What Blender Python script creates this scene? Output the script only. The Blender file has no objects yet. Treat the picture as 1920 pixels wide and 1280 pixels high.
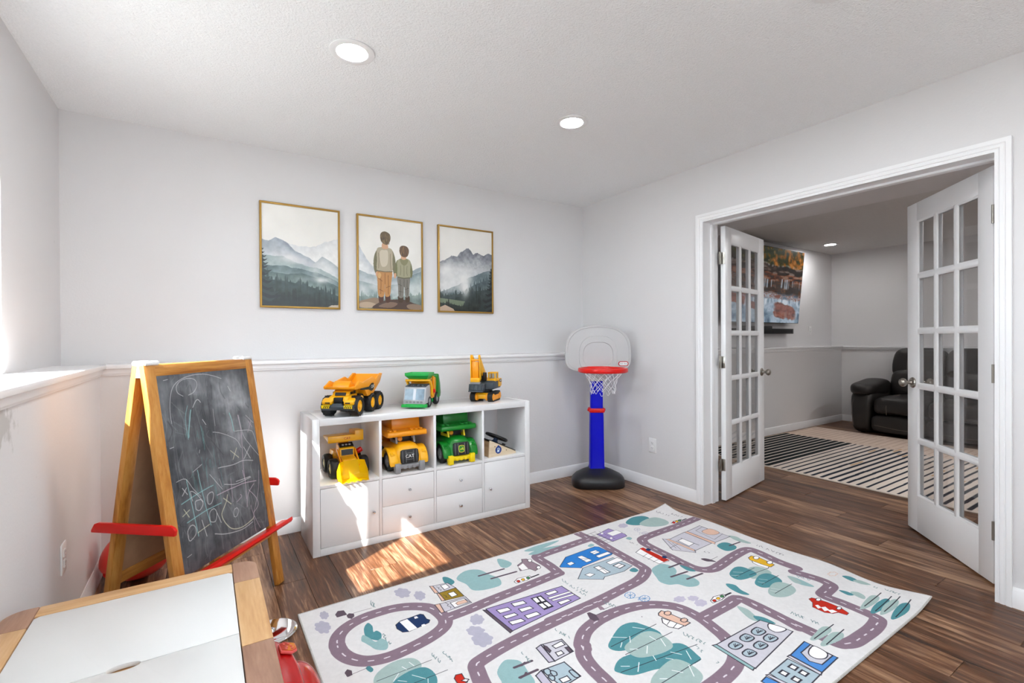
import bpy, bmesh, math, random
import numpy as np
from mathutils import Matrix, Vector
random.seed(7)
S = bpy.context.scene
COL = S.collection

# ------------------------------------------------------------------ camera, sky, sun, exposure
FPX, YAW, PIT, ROL, CH = 898.0, 0.5700, -0.0045, -0.0056, 1.2088
cam = bpy.data.cameras.new('camera')
cam.sensor_width = 36.0
cam.lens = FPX / 1920 * 36.0
cam.clip_start = 0.05
camo = bpy.data.objects.new('camera', cam)
COL.objects.link(camo)
f_ = Vector((math.sin(YAW) * math.cos(PIT), math.cos(YAW) * math.cos(PIT), math.sin(PIT)))
r0 = Vector((math.cos(YAW), -math.sin(YAW), 0))
u0 = r0.cross(f_)
r_ = r0 * math.cos(ROL) + u0 * math.sin(ROL)
u_ = -r0 * math.sin(ROL) + u0 * math.cos(ROL)
M = Matrix.Identity(4)
for i in range(3):
    M[i][0], M[i][1], M[i][2] = r_[i], u_[i], -f_[i]
M[2][3] = CH
camo.matrix_world = M
S.camera = camo

SUN_DIR = Vector((1.0, 0.585, -1.03))
SUN_STRENGTH = 32.0
SKY_STRENGTH = 10.5
CAN_L = 225.0          # radiance of the recessed lamps
w = bpy.data.worlds.new('world')
S.world = w
w.use_nodes = True
wn = w.node_tree.nodes
bg = wn['Background']
bg.inputs[0].default_value = (0.80, 0.91, 1.0, 1)
bg.inputs[1].default_value = SKY_STRENGTH
sl = bpy.data.lights.new('sun', 'SUN')
sl.energy = SUN_STRENGTH
sl.angle = math.radians(0.53)
sl.color = (1.0, 0.97, 0.93)
so = bpy.data.objects.new('sun', sl)
COL.objects.link(so)
so.rotation_euler = SUN_DIR.to_track_quat('-Z', 'Y').to_euler()
S.view_settings.view_transform = 'Standard'
S.view_settings.look = 'None'
S.view_settings.gamma = 1.0
S.view_settings.use_curve_mapping = False
S.view_settings.exposure = 0.0
try:
    S.cycles.use_denoising = True
    S.cycles.max_bounces = 12
    S.cycles.diffuse_bounces = 8
    S.cycles.transparent_max_bounces = 24
    S.cycles.sample_clamp_indirect = 6.0
    S.cycles.caustics_reflective = False
    S.cycles.caustics_refractive = False
except Exception:
    pass

# ------------------------------------------------------------------ helpers
def lin(h):
    if isinstance(h, str):
        h = [int(h[i:i + 2], 16) / 255 for i in (1, 3, 5)]
        return tuple(c / 12.92 if c <= 0.04045 else ((c + 0.055) / 1.055) ** 2.4 for c in h)
    return tuple(h[:3])

def srgb(h):
    return np.array([int(h[i:i + 2], 16) / 255 for i in (1, 3, 5)], np.float32)

def mat(name, col, rough=0.5, metal=0.0, var=0.04, vs=8.0, bump=0.0, bs=60.0, coat=0.0, emit=0.0, stretch=None, spec=0.5):
    m = bpy.data.materials.new(name)
    m.use_nodes = True
    nt = m.node_tree
    N, L = nt.nodes, nt.links
    b = N['Principled BSDF']
    c = lin(col)
    b.inputs['Roughness'].default_value = rough
    b.inputs['Metallic'].default_value = metal
    b.inputs['Coat Weight'].default_value = coat
    b.inputs['Specular IOR Level'].default_value = spec
    tc = N.new('ShaderNodeTexCoord')
    mp = N.new('ShaderNodeMapping')
    L.new(tc.outputs['Object'], mp.inputs[0])
    if stretch:
        mp.inputs['Scale'].default_value = stretch
    nz = N.new('ShaderNodeTexNoise')
    nz.inputs['Scale'].default_value = vs
    nz.inputs['Detail'].default_value = 4
    L.new(mp.outputs[0], nz.inputs['Vector'])
    rp = N.new('ShaderNodeValToRGB')
    rp.color_ramp.elements[0].position = 0.3
    rp.color_ramp.elements[1].position = 0.7
    rp.color_ramp.elements[0].color = (*[x * (1 - var) for x in c], 1)
    rp.color_ramp.elements[1].color = (*[min(1, x * (1 + var)) for x in c], 1)
    L.new(nz.outputs['Fac'], rp.inputs[0])
    L.new(rp.outputs[0], b.inputs['Base Color'])
    if emit:
        L.new(rp.outputs[0], b.inputs['Emission Color'])
        b.inputs['Emission Strength'].default_value = emit
    if bump:
        n2 = N.new('ShaderNodeTexNoise')
        n2.inputs['Scale'].default_value = bs
        n2.inputs['Detail'].default_value = 3
        L.new(mp.outputs[0], n2.inputs['Vector'])
        bp = N.new('ShaderNodeBump')
        bp.inputs['Strength'].default_value = bump
        bp.inputs['Distance'].default_value = 0.01
        L.new(n2.outputs['Fac'], bp.inputs['Height'])
        L.new(bp.outputs[0], b.inputs['Normal'])
    return m

def wood(name, c0, c1, c2, axis='y', rough=0.45, scale=14.0, rnd=0.0, streak=10.0, spec=0.4, bump=0.15):
    """grain running along one object axis; rnd lets every object take its own tone"""
    m = bpy.data.materials.new(name)
    m.use_nodes = True
    nt = m.node_tree
    N, L = nt.nodes, nt.links
    b = N['Principled BSDF']
    b.inputs['Roughness'].default_value = rough
    b.inputs['Specular IOR Level'].default_value = spec
    tc = N.new('ShaderNodeTexCoord')
    oi = N.new('ShaderNodeObjectInfo')
    off = N.new('ShaderNodeVectorMath')
    off.operation = 'SCALE'
    off.inputs[0].default_value = (37.0, 19.0, 53.0)
    L.new(oi.outputs['Random'], off.inputs['Scale'])
    ad = N.new('ShaderNodeVectorMath')
    L.new(tc.outputs['Object'], ad.inputs[0])
    L.new(off.outputs[0], ad.inputs[1])
    mp = N.new('ShaderNodeMapping')
    s = [scale] * 3
    s['xyz'.index(axis)] = scale / streak
    mp.inputs['Scale'].default_value = s
    L.new(ad.outputs[0], mp.inputs[0])
    nz = N.new('ShaderNodeTexNoise')
    nz.inputs['Scale'].default_value = 1.0
    nz.inputs['Detail'].default_value = 6
    nz.inputs['Roughness'].default_value = 0.62
    nz.inputs['Distortion'].default_value = 0.8
    L.new(mp.outputs[0], nz.inputs['Vector'])
    n2 = N.new('ShaderNodeTexNoise')
    n2.inputs['Scale'].default_value = 6.0
    n2.inputs['Detail'].default_value = 4
    L.new(mp.outputs[0], n2.inputs['Vector'])
    mx = N.new('ShaderNodeMath')
    mx.operation = 'MULTIPLY_ADD'
    L.new(n2.outputs['Fac'], mx.inputs[0])
    mx.inputs[1].default_value = 0.35
    L.new(nz.outputs['Fac'], mx.inputs[2])
    m2 = N.new('ShaderNodeMath')
    m2.operation = 'MULTIPLY_ADD'
    L.new(oi.outputs['Random'], m2.inputs[0])
    m2.inputs[1].default_value = rnd
    L.new(mx.outputs[0], m2.inputs[2])
    rp = N.new('ShaderNodeValToRGB')
    e = rp.color_ramp.elements
    e[0].position = 0.42 + rnd * 0.25
    e[1].position = 0.95 + rnd * 0.6
    e[0].color = (*lin(c0), 1)
    e[1].color = (*lin(c2), 1)
    k = e.new(0.66 + rnd * 0.45)
    k.color = (*lin(c1), 1)
    L.new(m2.outputs[0], rp.inputs[0])
    L.new(rp.outputs[0], b.inputs['Base Color'])
    if bump:
        bp = N.new('ShaderNodeBump')
        bp.inputs['Strength'].default_value = bump
        bp.inputs['Distance'].default_value = 0.002
        L.new(n2.outputs['Fac'], bp.inputs['Height'])
        L.new(bp.outputs[0], b.inputs['Normal'])
    return m

def glass(name, tint=(1, 1, 1), ior=1.45):
    m = bpy.data.materials.new(name)
    m.use_nodes = True
    nt = m.node_tree
    N, L = nt.nodes, nt.links
    N.remove(N['Principled BSDF'])
    t = N.new('ShaderNodeBsdfTransparent')
    t.inputs[0].default_value = (*tint, 1)
    g = N.new('ShaderNodeBsdfGlossy')
    g.inputs['Roughness'].default_value = 0.0
    fr = N.new('ShaderNodeFresnel')
    ge = N.new('ShaderNodeNewGeometry')
    ma = N.new('ShaderNodeMath')                # the same reflection on the pane's front and back faces
    ma.operation = 'MULTIPLY_ADD'
    L.new(ge.outputs['Backfacing'], ma.inputs[0])
    ma.inputs[1].default_value = 1 / ior - ior
    ma.inputs[2].default_value = ior
    L.new(ma.outputs[0], fr.inputs[0])
    mx = N.new('ShaderNodeMixShader')
    L.new(fr.outputs[0], mx.inputs[0])
    L.new(t.outputs[0], mx.inputs[1])
    L.new(g.outputs[0], mx.inputs[2])
    L.new(mx.outputs[0], N['Material Output'].inputs[0])
    return m

class MB:
    """collects shapes into one mesh"""
    def __init__(self):
        self.bm = bmesh.new()
    def raw(self, vs, fs, M=None):
        v = [self.bm.verts.new(M @ Vector(p) if M else p) for p in vs]
        for f in fs:
            try:
                self.bm.faces.new([v[i] for i in f])
            except ValueError:
                pass
        return self
    def merge(self, b2, M=None):
        if M:
            b2.transform(M)
        me = bpy.data.meshes.new('tmp')
        b2.to_mesh(me)
        b2.free()
        self.bm.from_mesh(me)
        bpy.data.meshes.remove(me)
        return self
    def box(self, x0, x1, y0, y1, z0, z1, bev=0.0, M=None, seg=2):
        b2 = bmesh.new()
        vs = [b2.verts.new((x, y, z)) for x in (x0, x1) for y in (y0, y1) for z in (z0, z1)]
        for f in ((0, 1, 3, 2), (4, 6, 7, 5), (0, 4, 5, 1), (2, 3, 7, 6), (0, 2, 6, 4), (1, 5, 7, 3)):
            b2.faces.new([vs[i] for i in f])
        if bev:
            bmesh.ops.bevel(b2, geom=b2.edges[:], offset=bev, segments=seg, affect='EDGES', profile=0.5)
        return self.merge(b2, M)
    def poly(self, pts, d0, d1, plane='xz', bev=0.0, M=None, seg=2):
        """closed outline extruded from d0 to d1 across its plane"""
        b2 = bmesh.new()
        P = {'xz': lambda a, b, d: (a, d, b), 'yz': lambda a, b, d: (d, a, b), 'xy': lambda a, b, d: (a, b, d)}[plane]
        v0 = [b2.verts.new(P(a, b, d0)) for a, b in pts]
        v1 = [b2.verts.new(P(a, b, d1)) for a, b in pts]
        b2.faces.new(v0)
        b2.faces.new(v1[::-1])
        n = len(pts)
        for i in range(n):
            b2.faces.new((v0[i], v1[i], v1[(i + 1) % n], v0[(i + 1) % n]))
        bmesh.ops.recalc_face_normals(b2, faces=b2.faces[:])
        if bev:
            bmesh.ops.bevel(b2, geom=b2.edges[:], offset=bev, segments=seg, affect='EDGES', profile=0.5)
        return self.merge(b2, M)
    def lathe(self, prof, n=24, M=None):
        vs, fs = [], []
        for r, z in prof:
            for i in range(n):
                a = 2 * math.pi * i / n
                vs.append((r * math.cos(a), r * math.sin(a), z))
        for k in range(len(prof) - 1):
            for i in range(n):
                j = (i + 1) % n
                fs.append((k * n + i, k * n + j, (k + 1) * n + j, (k + 1) * n + i))
        fs.append(tuple(range(n))[::-1])
        fs.append(tuple(range((len(prof) - 1) * n, len(prof) * n)))
        return self.raw(vs, fs, M)
    def cyl(self, p0, p1, r0, r1=None, n=20, bev=0.0):
        p0, p1 = Vector(p0), Vector(p1)
        d = p1 - p0
        Mx = Matrix.Translation(p0) @ d.to_track_quat('Z', 'Y').to_matrix().to_4x4()
        r1 = r0 if r1 is None else r1
        h = d.length
        if bev:
            pr = [(r0 - bev, 0), (r0 - bev * .3, bev * .3), (r0, bev), (r1, h - bev), (r1 - bev * .3, h - bev * .3), (r1 - bev, h)]
        else:
            pr = [(r0, 0), (r1, h)]
        return self.lathe(pr, n, Mx)
    def tube(self, pts, r, n=6, closed=False):
        pts = [Vector(p) for p in pts]
        m = len(pts)
        vs, fs = [], []
        up = Vector((0, 0, 1))
        for i, p in enumerate(pts):
            a = pts[(i - 1) % m] if closed or i > 0 else p
            b = pts[(i + 1) % m] if closed or i < m - 1 else p
            t = (b - a).normalized()
            if abs(t.dot(up)) > 0.95:
                s = t.cross(Vector((1, 0, 0))).normalized()
            else:
                s = t.cross(up).normalized()
            q = s.cross(t)
            for k in range(n):
                an = 2 * math.pi * k / n
                vs.append(p + s * (r * math.cos(an)) + q * (r * math.sin(an)))
        for i in range(m if closed else m - 1):
            for k in range(n):
                j, l = (k + 1) % n, (i + 1) % m
                fs.append((i * n + k, i * n + j, l * n + j, l * n + k))
        if not closed:
            fs.append(tuple(range(n))[::-1])
            fs.append(tuple(range((m - 1) * n, m * n)))
        return self.raw(vs, fs)
    def blob(self, c, r, p=2.0, n=8, M=None, warp=None):
        """rounded block: a superellipsoid of power p"""
        b2 = bmesh.new()
        bmesh.ops.create_cube(b2, size=2.0)
        bmesh.ops.subdivide_edges(b2, edges=b2.edges[:], cuts=n, use_grid_fill=True)
        for v in b2.verts:
            q = v.co
            q = Vector([math.tan(t * math.pi / 4) if p < 3 else t for t in q])
            k = (abs(q.x) ** p + abs(q.y) ** p + abs(q.z) ** p) ** (1 / p)
            q = q / k
            q = Vector((q.x * r[0], q.y * r[1], q.z * r[2]))
            if warp:
                q = warp(q)
            v.co = q + Vector(c)
        return self.merge(b2, M)
    def grid(self, fn, nu, nv):
        vs = [fn(i / nu, j / nv) for j in range(nv + 1) for i in range(nu + 1)]
        fs = [(j * (nu + 1) + i, j * (nu + 1) + i + 1, (j + 1) * (nu + 1) + i + 1, (j + 1) * (nu + 1) + i) for j in range(nv) for i in range(nu)]
        return self.raw(vs, fs)
    def mesh(self, name, m, ang=38, recalc=True):
        if recalc:
            bmesh.ops.recalc_face_normals(self.bm, faces=self.bm.faces[:])
        me = bpy.data.meshes.new(name)
        self.bm.to_mesh(me)
        self.bm.free()
        me.materials.append(m)
        me.polygons.foreach_set('use_smooth', [True] * len(me.polygons))
        me.set_sharp_from_angle(angle=math.radians(ang))
        return me
    def build(self, name, m, parent=None, label=None, loc=None, rz=None, ang=38, **k):
        o = bpy.data.objects.new(name, self.mesh(name, m, ang))
        COL.objects.link(o)
        if parent:
            o.parent = parent
        if loc:
            o.location = loc
        if rz is not None:
            o.rotation_euler = (0, 0, rz)
        if label:
            o['label'] = label
        for a, b in k.items():
            o[a] = b
        return o

def link(name, me, parent=None, loc=None, rot=None):
    o = bpy.data.objects.new(name, me)
    COL.objects.link(o)
    if parent:
        o.parent = parent
    if loc:
        o.location = loc
    if rot:
        o.rotation_euler = rot
    return o

def thing(name, label, cat, loc=(0, 0, 0), rz=0.0, group=None):
    o = bpy.data.objects.new(name, None)
    o.empty_display_size = 0.1
    COL.objects.link(o)
    o.location = loc
    o.rotation_euler = (0, 0, rz)
    o['label'] = label
    o['category'] = cat
    if group:
        o['group'] = group
    return o

def root(name):
    o = bpy.data.objects.new(name, None)
    COL.objects.link(o)
    o['kind'] = 'structure'
    return o

def struct(name, mb, m, parent=None):
    o = mb.build(name, m, parent)
    if not parent:
        o['kind'] = 'structure'
    return o

def text(name, body, size, m, parent, Mx, ext=0.0006):
    c = bpy.data.curves.new(name, 'FONT')
    c.body = body
    c.size = size
    c.align_x = 'CENTER'
    c.align_y = 'CENTER'
    c.extrude = ext
    c.materials.append(m)
    tmp = bpy.data.objects.new(name, c)
    COL.objects.link(tmp)
    me = bpy.data.meshes.new_from_object(tmp)
    bpy.data.objects.remove(tmp)
    bpy.data.curves.remove(c)
    me.name = name
    o = bpy.data.objects.new(name, me)
    COL.objects.link(o)
    o.parent = parent
    o.matrix_local = Mx
    return o

# ---- flat print: painted into an array, laid on a surface through its own object coordinates
def fract(shape, f, seed, oc=4, ax=1.0):
    rg = np.random.RandomState(seed)
    h, w_ = shape
    out = np.zeros(shape, np.float32)
    amp, tot = 1.0, 0.0
    for o in range(oc):
        ny, nx = max(2, int(f * h / max(h, w_) * ax) + 2), max(2, int(f * w_ / max(h, w_)) + 2)
        g = rg.rand(ny + 1, nx + 1).astype(np.float32)
        y, x = np.linspace(0, ny - 1e-3, h), np.linspace(0, nx - 1e-3, w_)
        iy, ix = y.astype(int), x.astype(int)
        fy, fx = (y - iy)[:, None], (x - ix)[None]
        fy, fx = fy * fy * (3 - 2 * fy), fx * fx * (3 - 2 * fx)
        out += amp * ((g[iy][:, ix] * (1 - fx) + g[iy][:, ix + 1] * fx) * (1 - fy) + (g[iy + 1][:, ix] * (1 - fx) + g[iy + 1][:, ix + 1] * fx) * fy)
        tot += amp
        amp *= 0.5
        f *= 2
    return out / tot

class Canvas:
    def __init__(self, wm, hm, res, col):
        self.w, self.h, self.res = int(wm * res), int(hm * res), res
        self.wm, self.hm = wm, hm
        self.a = np.ones((self.h, self.w, 3), np.float32) * (srgb(col) if isinstance(col, str) else np.array(col, np.float32))
    def _mix(self, sl, mask, col, al):
        c = srgb(col) if isinstance(col, str) else np.array(col, np.float32)
        sub = self.a[sl]
        k = (mask * al)[..., None].astype(np.float32)
        self.a[sl] = sub * (1 - k) + c * k
    def _bb(self, x0, x1, y0, y1):
        return max(0, int(x0) - 1), min(self.w, int(x1) + 2), max(0, int(y0) - 1), min(self.h, int(y1) + 2)
    def fill(self, pts, col, al=1.0):
        p = np.array(pts, np.float64) * self.res
        x0, x1, y0, y1 = self._bb(p[:, 0].min(), p[:, 0].max(), p[:, 1].min(), p[:, 1].max())
        if x1 <= x0 or y1 <= y0:
            return
        X, Y = np.meshgrid(np.arange(x0, x1) + .5, np.arange(y0, y1) + .5)
        mk = np.zeros(X.shape, bool)
        q = np.roll(p, -1, 0)
        for (ax, ay), (bx, by) in zip(p, q):
            if ay == by:
                continue
            mk ^= ((ay > Y) != (by > Y)) & (X < (bx - ax) * (Y - ay) / (by - ay) + ax)
        self._mix((slice(y0, y1), slice(x0, x1)), mk, col, al)
    def stroke(self, pts, wd, col, al=1.0, soft=0.0):
        p = np.array(pts, np.float64) * self.res
        r = wd * self.res / 2
        x0, x1, y0, y1 = self._bb(p[:, 0].min() - r, p[:, 0].max() + r, p[:, 1].min() - r, p[:, 1].max() + r)
        if x1 <= x0 or y1 <= y0:
            return
        D = np.full((y1 - y0, x1 - x0), 1e9, np.float32)
        for (ax, ay), (bx, by) in zip(p[:-1], p[1:]):
            u0, u1, v0, v1 = self._bb(min(ax, bx) - r - 1, max(ax, bx) + r + 1, min(ay, by) - r - 1, max(ay, by) + r + 1)
            if u1 <= u0 or v1 <= v0:
                continue
            X, Y = np.meshgrid(np.arange(u0, u1) + .5, np.arange(v0, v1) + .5)
            dx, dy = bx - ax, by - ay
            l2 = dx * dx + dy * dy + 1e-9
            t = np.clip(((X - ax) * dx + (Y - ay) * dy) / l2, 0, 1)
            d = np.hypot(X - ax - t * dx, Y - ay - t * dy)
            ys, xs = slice(max(0, v0 - y0), max(0, v1 - y0)), slice(max(0, u0 - x0), max(0, u1 - x0))
            sub = D[ys, xs]
            D[ys, xs] = np.minimum(sub, d[:sub.shape[0], :sub.shape[1]])
        mk = np.clip(r - D + .5, 0, 1)
        self._mix((slice(y0, y1), slice(x0, x1)), mk, col, al)
    def image(self, name):
        im = bpy.data.images.new(name, self.w, self.h)
        px = np.ones((self.h, self.w, 4), np.float32)
        px[..., :3] = np.clip(self.a[::-1], 0, 1)
        im.pixels.foreach_set(px.ravel())
        im.update()
        im.pack()
        return im

def smooth(p, k=6, closed=False):
    p = [Vector(q).to_2d() if len(q) > 2 else Vector(q) for q in p]
    n = len(p)
    out = []
    for i in range(n if closed else n - 1):
        a, b = p[i], p[(i + 1) % n]
        z = p[(i - 1) % n] if closed or i > 0 else a
        c = p[(i + 2) % n] if closed or i < n - 2 else b
        for j in range(k):
            t = j / k
            out.append(tuple(0.5 * ((2 * a) + (b - z) * t + (2 * z - 5 * a + 4 * b - c) * t * t + (3 * a - z - 3 * b + c) * t ** 3)))
    if not closed:
        out.append(tuple(p[-1]))
    return out

def printmat(name, cv, axes='xy', rough=0.6, emit=0.0, bump=0.0, origin=(0, 0), spec=0.5):
    """print on a surface; axes names the object axes of the print's width and height, origin its lower left corner"""
    m = bpy.data.materials.new(name)
    m.use_nodes = True
    nt = m.node_tree
    N, L = nt.nodes, nt.links
    b = N['Principled BSDF']
    b.inputs['Roughness'].default_value = rough
    b.inputs['Specular IOR Level'].default_value = spec
    tc = N.new('ShaderNodeTexCoord')
    sp = N.new('ShaderNodeSeparateXYZ')
    cb = N.new('ShaderNodeCombineXYZ')
    L.new(tc.outputs['Object'], sp.inputs[0])
    for k, (ax, og, ln) in enumerate(zip(axes, origin, (cv.wm, cv.hm))):
        ma = N.new('ShaderNodeMath')
        ma.operation = 'MULTIPLY_ADD'
        ma.inputs[1].default_value = 1 / ln
        ma.inputs[2].default_value = -og / ln
        L.new(sp.outputs['xyz'.index(ax)], ma.inputs[0])
        L.new(ma.outputs[0], cb.inputs[k])
    im = N.new('ShaderNodeTexImage')
    im.image = cv.image(name)
    im.extension = 'EXTEND'
    L.new(cb.outputs[0], im.inputs[0])
    L.new(im.outputs[0], b.inputs['Base Color'])
    if emit:
        L.new(im.outputs[0], b.inputs['Emission Color'])
        b.inputs['Emission Strength'].default_value = emit
    if bump:
        n2 = N.new('ShaderNodeTexNoise')
        n2.inputs['Scale'].default_value = 500
        L.new(tc.outputs['Object'], n2.inputs['Vector'])
        bp = N.new('ShaderNodeBump')
        bp.inputs['Strength'].default_value = bump
        bp.inputs['Distance'].default_value = 0.003
        L.new(n2.outputs['Fac'], bp.inputs['Height'])
        L.new(bp.outputs[0], b.inputs['Normal'])
    return m

# ------------------------------------------------------------------ materials
def add_blotch(m, y, z, sy, sz, dark):
    """a blotchy grey patch on the wall round (y, z)"""
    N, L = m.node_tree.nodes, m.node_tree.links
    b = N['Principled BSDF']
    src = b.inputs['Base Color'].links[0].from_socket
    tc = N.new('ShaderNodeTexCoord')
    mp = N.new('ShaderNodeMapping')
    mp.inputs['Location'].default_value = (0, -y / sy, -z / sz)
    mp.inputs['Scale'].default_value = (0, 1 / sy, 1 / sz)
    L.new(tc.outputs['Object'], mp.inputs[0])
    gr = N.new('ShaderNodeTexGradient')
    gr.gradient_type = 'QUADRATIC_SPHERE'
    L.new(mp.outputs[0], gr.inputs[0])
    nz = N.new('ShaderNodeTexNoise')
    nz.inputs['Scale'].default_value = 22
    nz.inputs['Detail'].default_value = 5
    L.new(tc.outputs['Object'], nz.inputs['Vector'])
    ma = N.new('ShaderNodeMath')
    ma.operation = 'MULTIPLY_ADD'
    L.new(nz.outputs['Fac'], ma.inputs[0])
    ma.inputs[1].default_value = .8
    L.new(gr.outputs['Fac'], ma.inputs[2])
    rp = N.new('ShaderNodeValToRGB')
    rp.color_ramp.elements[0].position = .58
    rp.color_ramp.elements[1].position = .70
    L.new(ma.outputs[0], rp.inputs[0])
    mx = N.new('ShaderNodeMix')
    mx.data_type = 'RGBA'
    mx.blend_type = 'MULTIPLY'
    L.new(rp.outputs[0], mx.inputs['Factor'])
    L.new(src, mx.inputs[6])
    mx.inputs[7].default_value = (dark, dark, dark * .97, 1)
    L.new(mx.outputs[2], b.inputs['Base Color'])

WALL = mat('wall_paint', (0.71, 0.70, 0.705), 0.75, var=0.008, vs=2, bump=0.06, bs=90)
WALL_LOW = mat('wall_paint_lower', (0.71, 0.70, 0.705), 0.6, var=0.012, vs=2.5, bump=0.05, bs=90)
add_blotch(WALL_LOW, 1.70, .985, .42, .17, .72)  # blotchy darker grey below the ledge
TRIM = mat('trim_paint', (0.85, 0.85, 0.86), 0.35, var=0.005)
CEIL = mat('ceiling_texture', (0.86, 0.868, 0.875), 0.9, var=0.03, vs=150, bump=0.45, bs=120)
PLANK = wood('plank_vinyl', '#190d07', '#5f3b24', '#ad886a', 'y', 0.33, 28.0, 0.20, 16.0, 0.28, 0.2)
DARK = mat('subfloor', '#1c1613', 0.9)
DOORP = mat('door_paint', (0.88, 0.88, 0.89), 0.32, var=0.005)
NICK = mat('satin_nickel', '#a9a49c', 0.28, 1.0, var=0.03)
GLASS = glass('clear_glass', (0.93, 0.93, 0.93))
WGLASS = glass('window_glass', (0.97, 0.98, 0.98))
LACQ = mat('white_lacquer', (0.80, 0.80, 0.81), 0.13, var=0.004)
CHROME = mat('chrome', '#e8e8ea', 0.06, 1.0, var=0.01)
PLAST = mat('white_plastic', (0.82, 0.82, 0.82), 0.35, var=0.005)
EMIT = mat('lamp_diffuser', (0.95, 0.985, 1.0), 0.5, var=0.0, emit=CAN_L)
EMIT3 = mat('lamp_diffuser_corner', (0.99, 0.985, 0.98), 0.5, var=0.0, emit=CAN_L * 0.75)
EMIT2 = mat('lamp_diffuser_den_fill', (0.99, 0.985, 0.98), 0.5, var=0.0, emit=CAN_L * 1.8)
PINE = wood('varnished_pine', '#8a4f15', '#b77a33', '#cf9a52', 'z', 0.42, 22, 0.1, 12, 0.45)
BLACKP = mat('black_plastic', '#0c0c0e', 0.45, var=0.1)
RUBBER = mat('black_rubber', '#111114', 0.6, var=0.15, bump=0.2, bs=120)
YEL = mat('yellow_plastic', '#f2b111', 0.32, var=0.03)
YEL2 = mat('lemon_plastic', '#f4d60c', 0.3, var=0.03)
ORG = mat('amber_plastic', '#f09a0d', 0.34, var=0.03)
GRN = mat('green_plastic', '#0a7a22', 0.3, var=0.03)
GRN2 = mat('bright_green_plastic', '#12a544', 0.32, var=0.03)
GRY = mat('grey_plastic', '#8c8d90', 0.4, var=0.03)
SLATE = mat('slate_plastic', '#3b444c', 0.42, var=0.05)
REDP = mat('red_plastic', '#d8150f', 0.3, var=0.03)
REDD = mat('deep_red_plastic', '#b00a0c', 0.2, var=0.04, coat=0.3)
BLUEP = mat('blue_plastic', '#0003c2', 0.42, var=0.03, spec=0.22)
WHITE = mat('white_print', '#f2f2f0', 0.5, var=0.0)
BLACKI = mat('black_print', '#0d0d10', 0.5, var=0.0)
REDI = mat('red_print', '#b3121a', 0.5, var=0.0)
REDP.node_tree.nodes['Principled BSDF'].inputs['Specular IOR Level'].default_value = 0.4

# ------------------------------------------------------------------ the rooms
RX, BU, BL_, LU, LL, H = 3.0382, 3.4891, 3.294, -0.6555, -0.468, 2.4617   # right wall, back upper/lower, left upper/lower, ceiling
LEDGE, DX, FX, FL_, YN = 1.086, 3.19, 7.978, 7.832, -1.3                 # ledge, den side of door wall, den end wall upper/lower, near wall
WY0, WY1, WZ1 = 1.15, 2.60, 1.985                                        # window opening

floor = struct('floor', MB().box(-1.0, 8.15, YN - .15, 3.7, -.06, -.0125), DARK)
PW, PL = 0.150, 1.22
full = MB().box(0, PW - .0012, 0, PL - .0012, -.012, 0, bev=.0011, seg=1).mesh('plank', PLANK)
ix = 0
x = -0.475
while x < 7.85:
    y = YN - (ix * 0.437) % PL
    while y < 3.30:
        y0 = max(y, YN)
        y1 = min(y + PL, 3.30)
        if y1 - y0 > .02:
            me = full if y1 - y0 > PL - .001 else MB().box(0, PW - .0012, 0, y1 - y0 - .0012, -.012, 0, bev=.0011, seg=1).mesh('plank', PLANK)
            link('plank', me, floor, (x, y0, 0))
        y += PL
    x += PW
    ix += 1

ceiling = struct('ceiling', MB().box(-.95, RX + .07, YN - .15, 3.66, H, H + .12), CEIL)
c2 = MB().box(RX + .07, 8.1, YN - .15, 3.66, H, H + .12)
struct('trim_7', MB().box(DX, 4.17, YN, BU, 2.20, H + .01), WALL)  # soffit, paler than the den ceiling to stand in for light through the doors
ceil2 = struct('ceiling', c2, mat('den_ceiling_shaded', (0.66, 0.645, 0.635), 0.9, var=0.02, vs=40, bump=0.45, bs=75))  # base colour darkened to paint in the dimmer light beyond the soffit

struct('wall_back', MB().box(-.95, 8.1, BU, 3.66, 1.07, H), WALL)
struct('wall_back_lower', MB().box(-.95, 8.1, BL_, 3.66, 0, 1.07), WALL)
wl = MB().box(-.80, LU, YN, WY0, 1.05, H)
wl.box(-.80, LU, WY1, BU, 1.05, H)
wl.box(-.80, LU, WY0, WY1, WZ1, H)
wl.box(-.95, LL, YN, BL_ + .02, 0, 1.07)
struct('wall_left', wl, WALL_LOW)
Y0, Y1, ZD = 0.6502, 2.1654, 2.0464                                      # finished door opening
wr = MB().box(RX, DX, YN, Y0 - .018, 0, H)
wr.box(RX, DX, Y1 + .018, BU, 0, H)
wr.box(RX, DX, Y0 - .018, Y1 + .018, ZD + .018, H)
struct('wall_right', wr, WALL)
NX0, NX1, NZ0, NZ1 = .15, 1.75, 1.05, 2.05                                # unseen window added behind the camera for fill light
wn_ = MB().box(-.95, NX0, YN - .15, YN, 0, H)
wn_.box(NX1, 8.1, YN - .15, YN, 0, H)
wn_.box(NX0, NX1, YN - .15, YN, 0, NZ0)
wn_.box(NX0, NX1, YN - .15, YN, NZ1, H)
struct('wall_near', wn_, WALL)
wf2 = MB()
for a, b, c, d in ((NX0, NX1, NZ0, NZ0 + .05), (NX0, NX1, NZ1 - .05, NZ1), (NX0, NX0 + .05, NZ0, NZ1), (NX1 - .05, NX1, NZ0, NZ1), (.92, .98, NZ0, NZ1)):
    wf2.box(a, b, YN - .11, YN - .05, c, d, bev=.003)
win2 = struct('fill_window', wf2, TRIM)
for a, b in ((NX0 + .05, .92), (.98, NX1 - .05)):
    MB().box(a, b, YN - .082, YN - .078, NZ0 + .05, NZ1 - .05).build('pane', WGLASS, win2)
gd = MB().box(-8, -.96, -8, 8, .60, .80)
gd.box(-.96, 9, -8, YN - .16, .60, .80)
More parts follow.
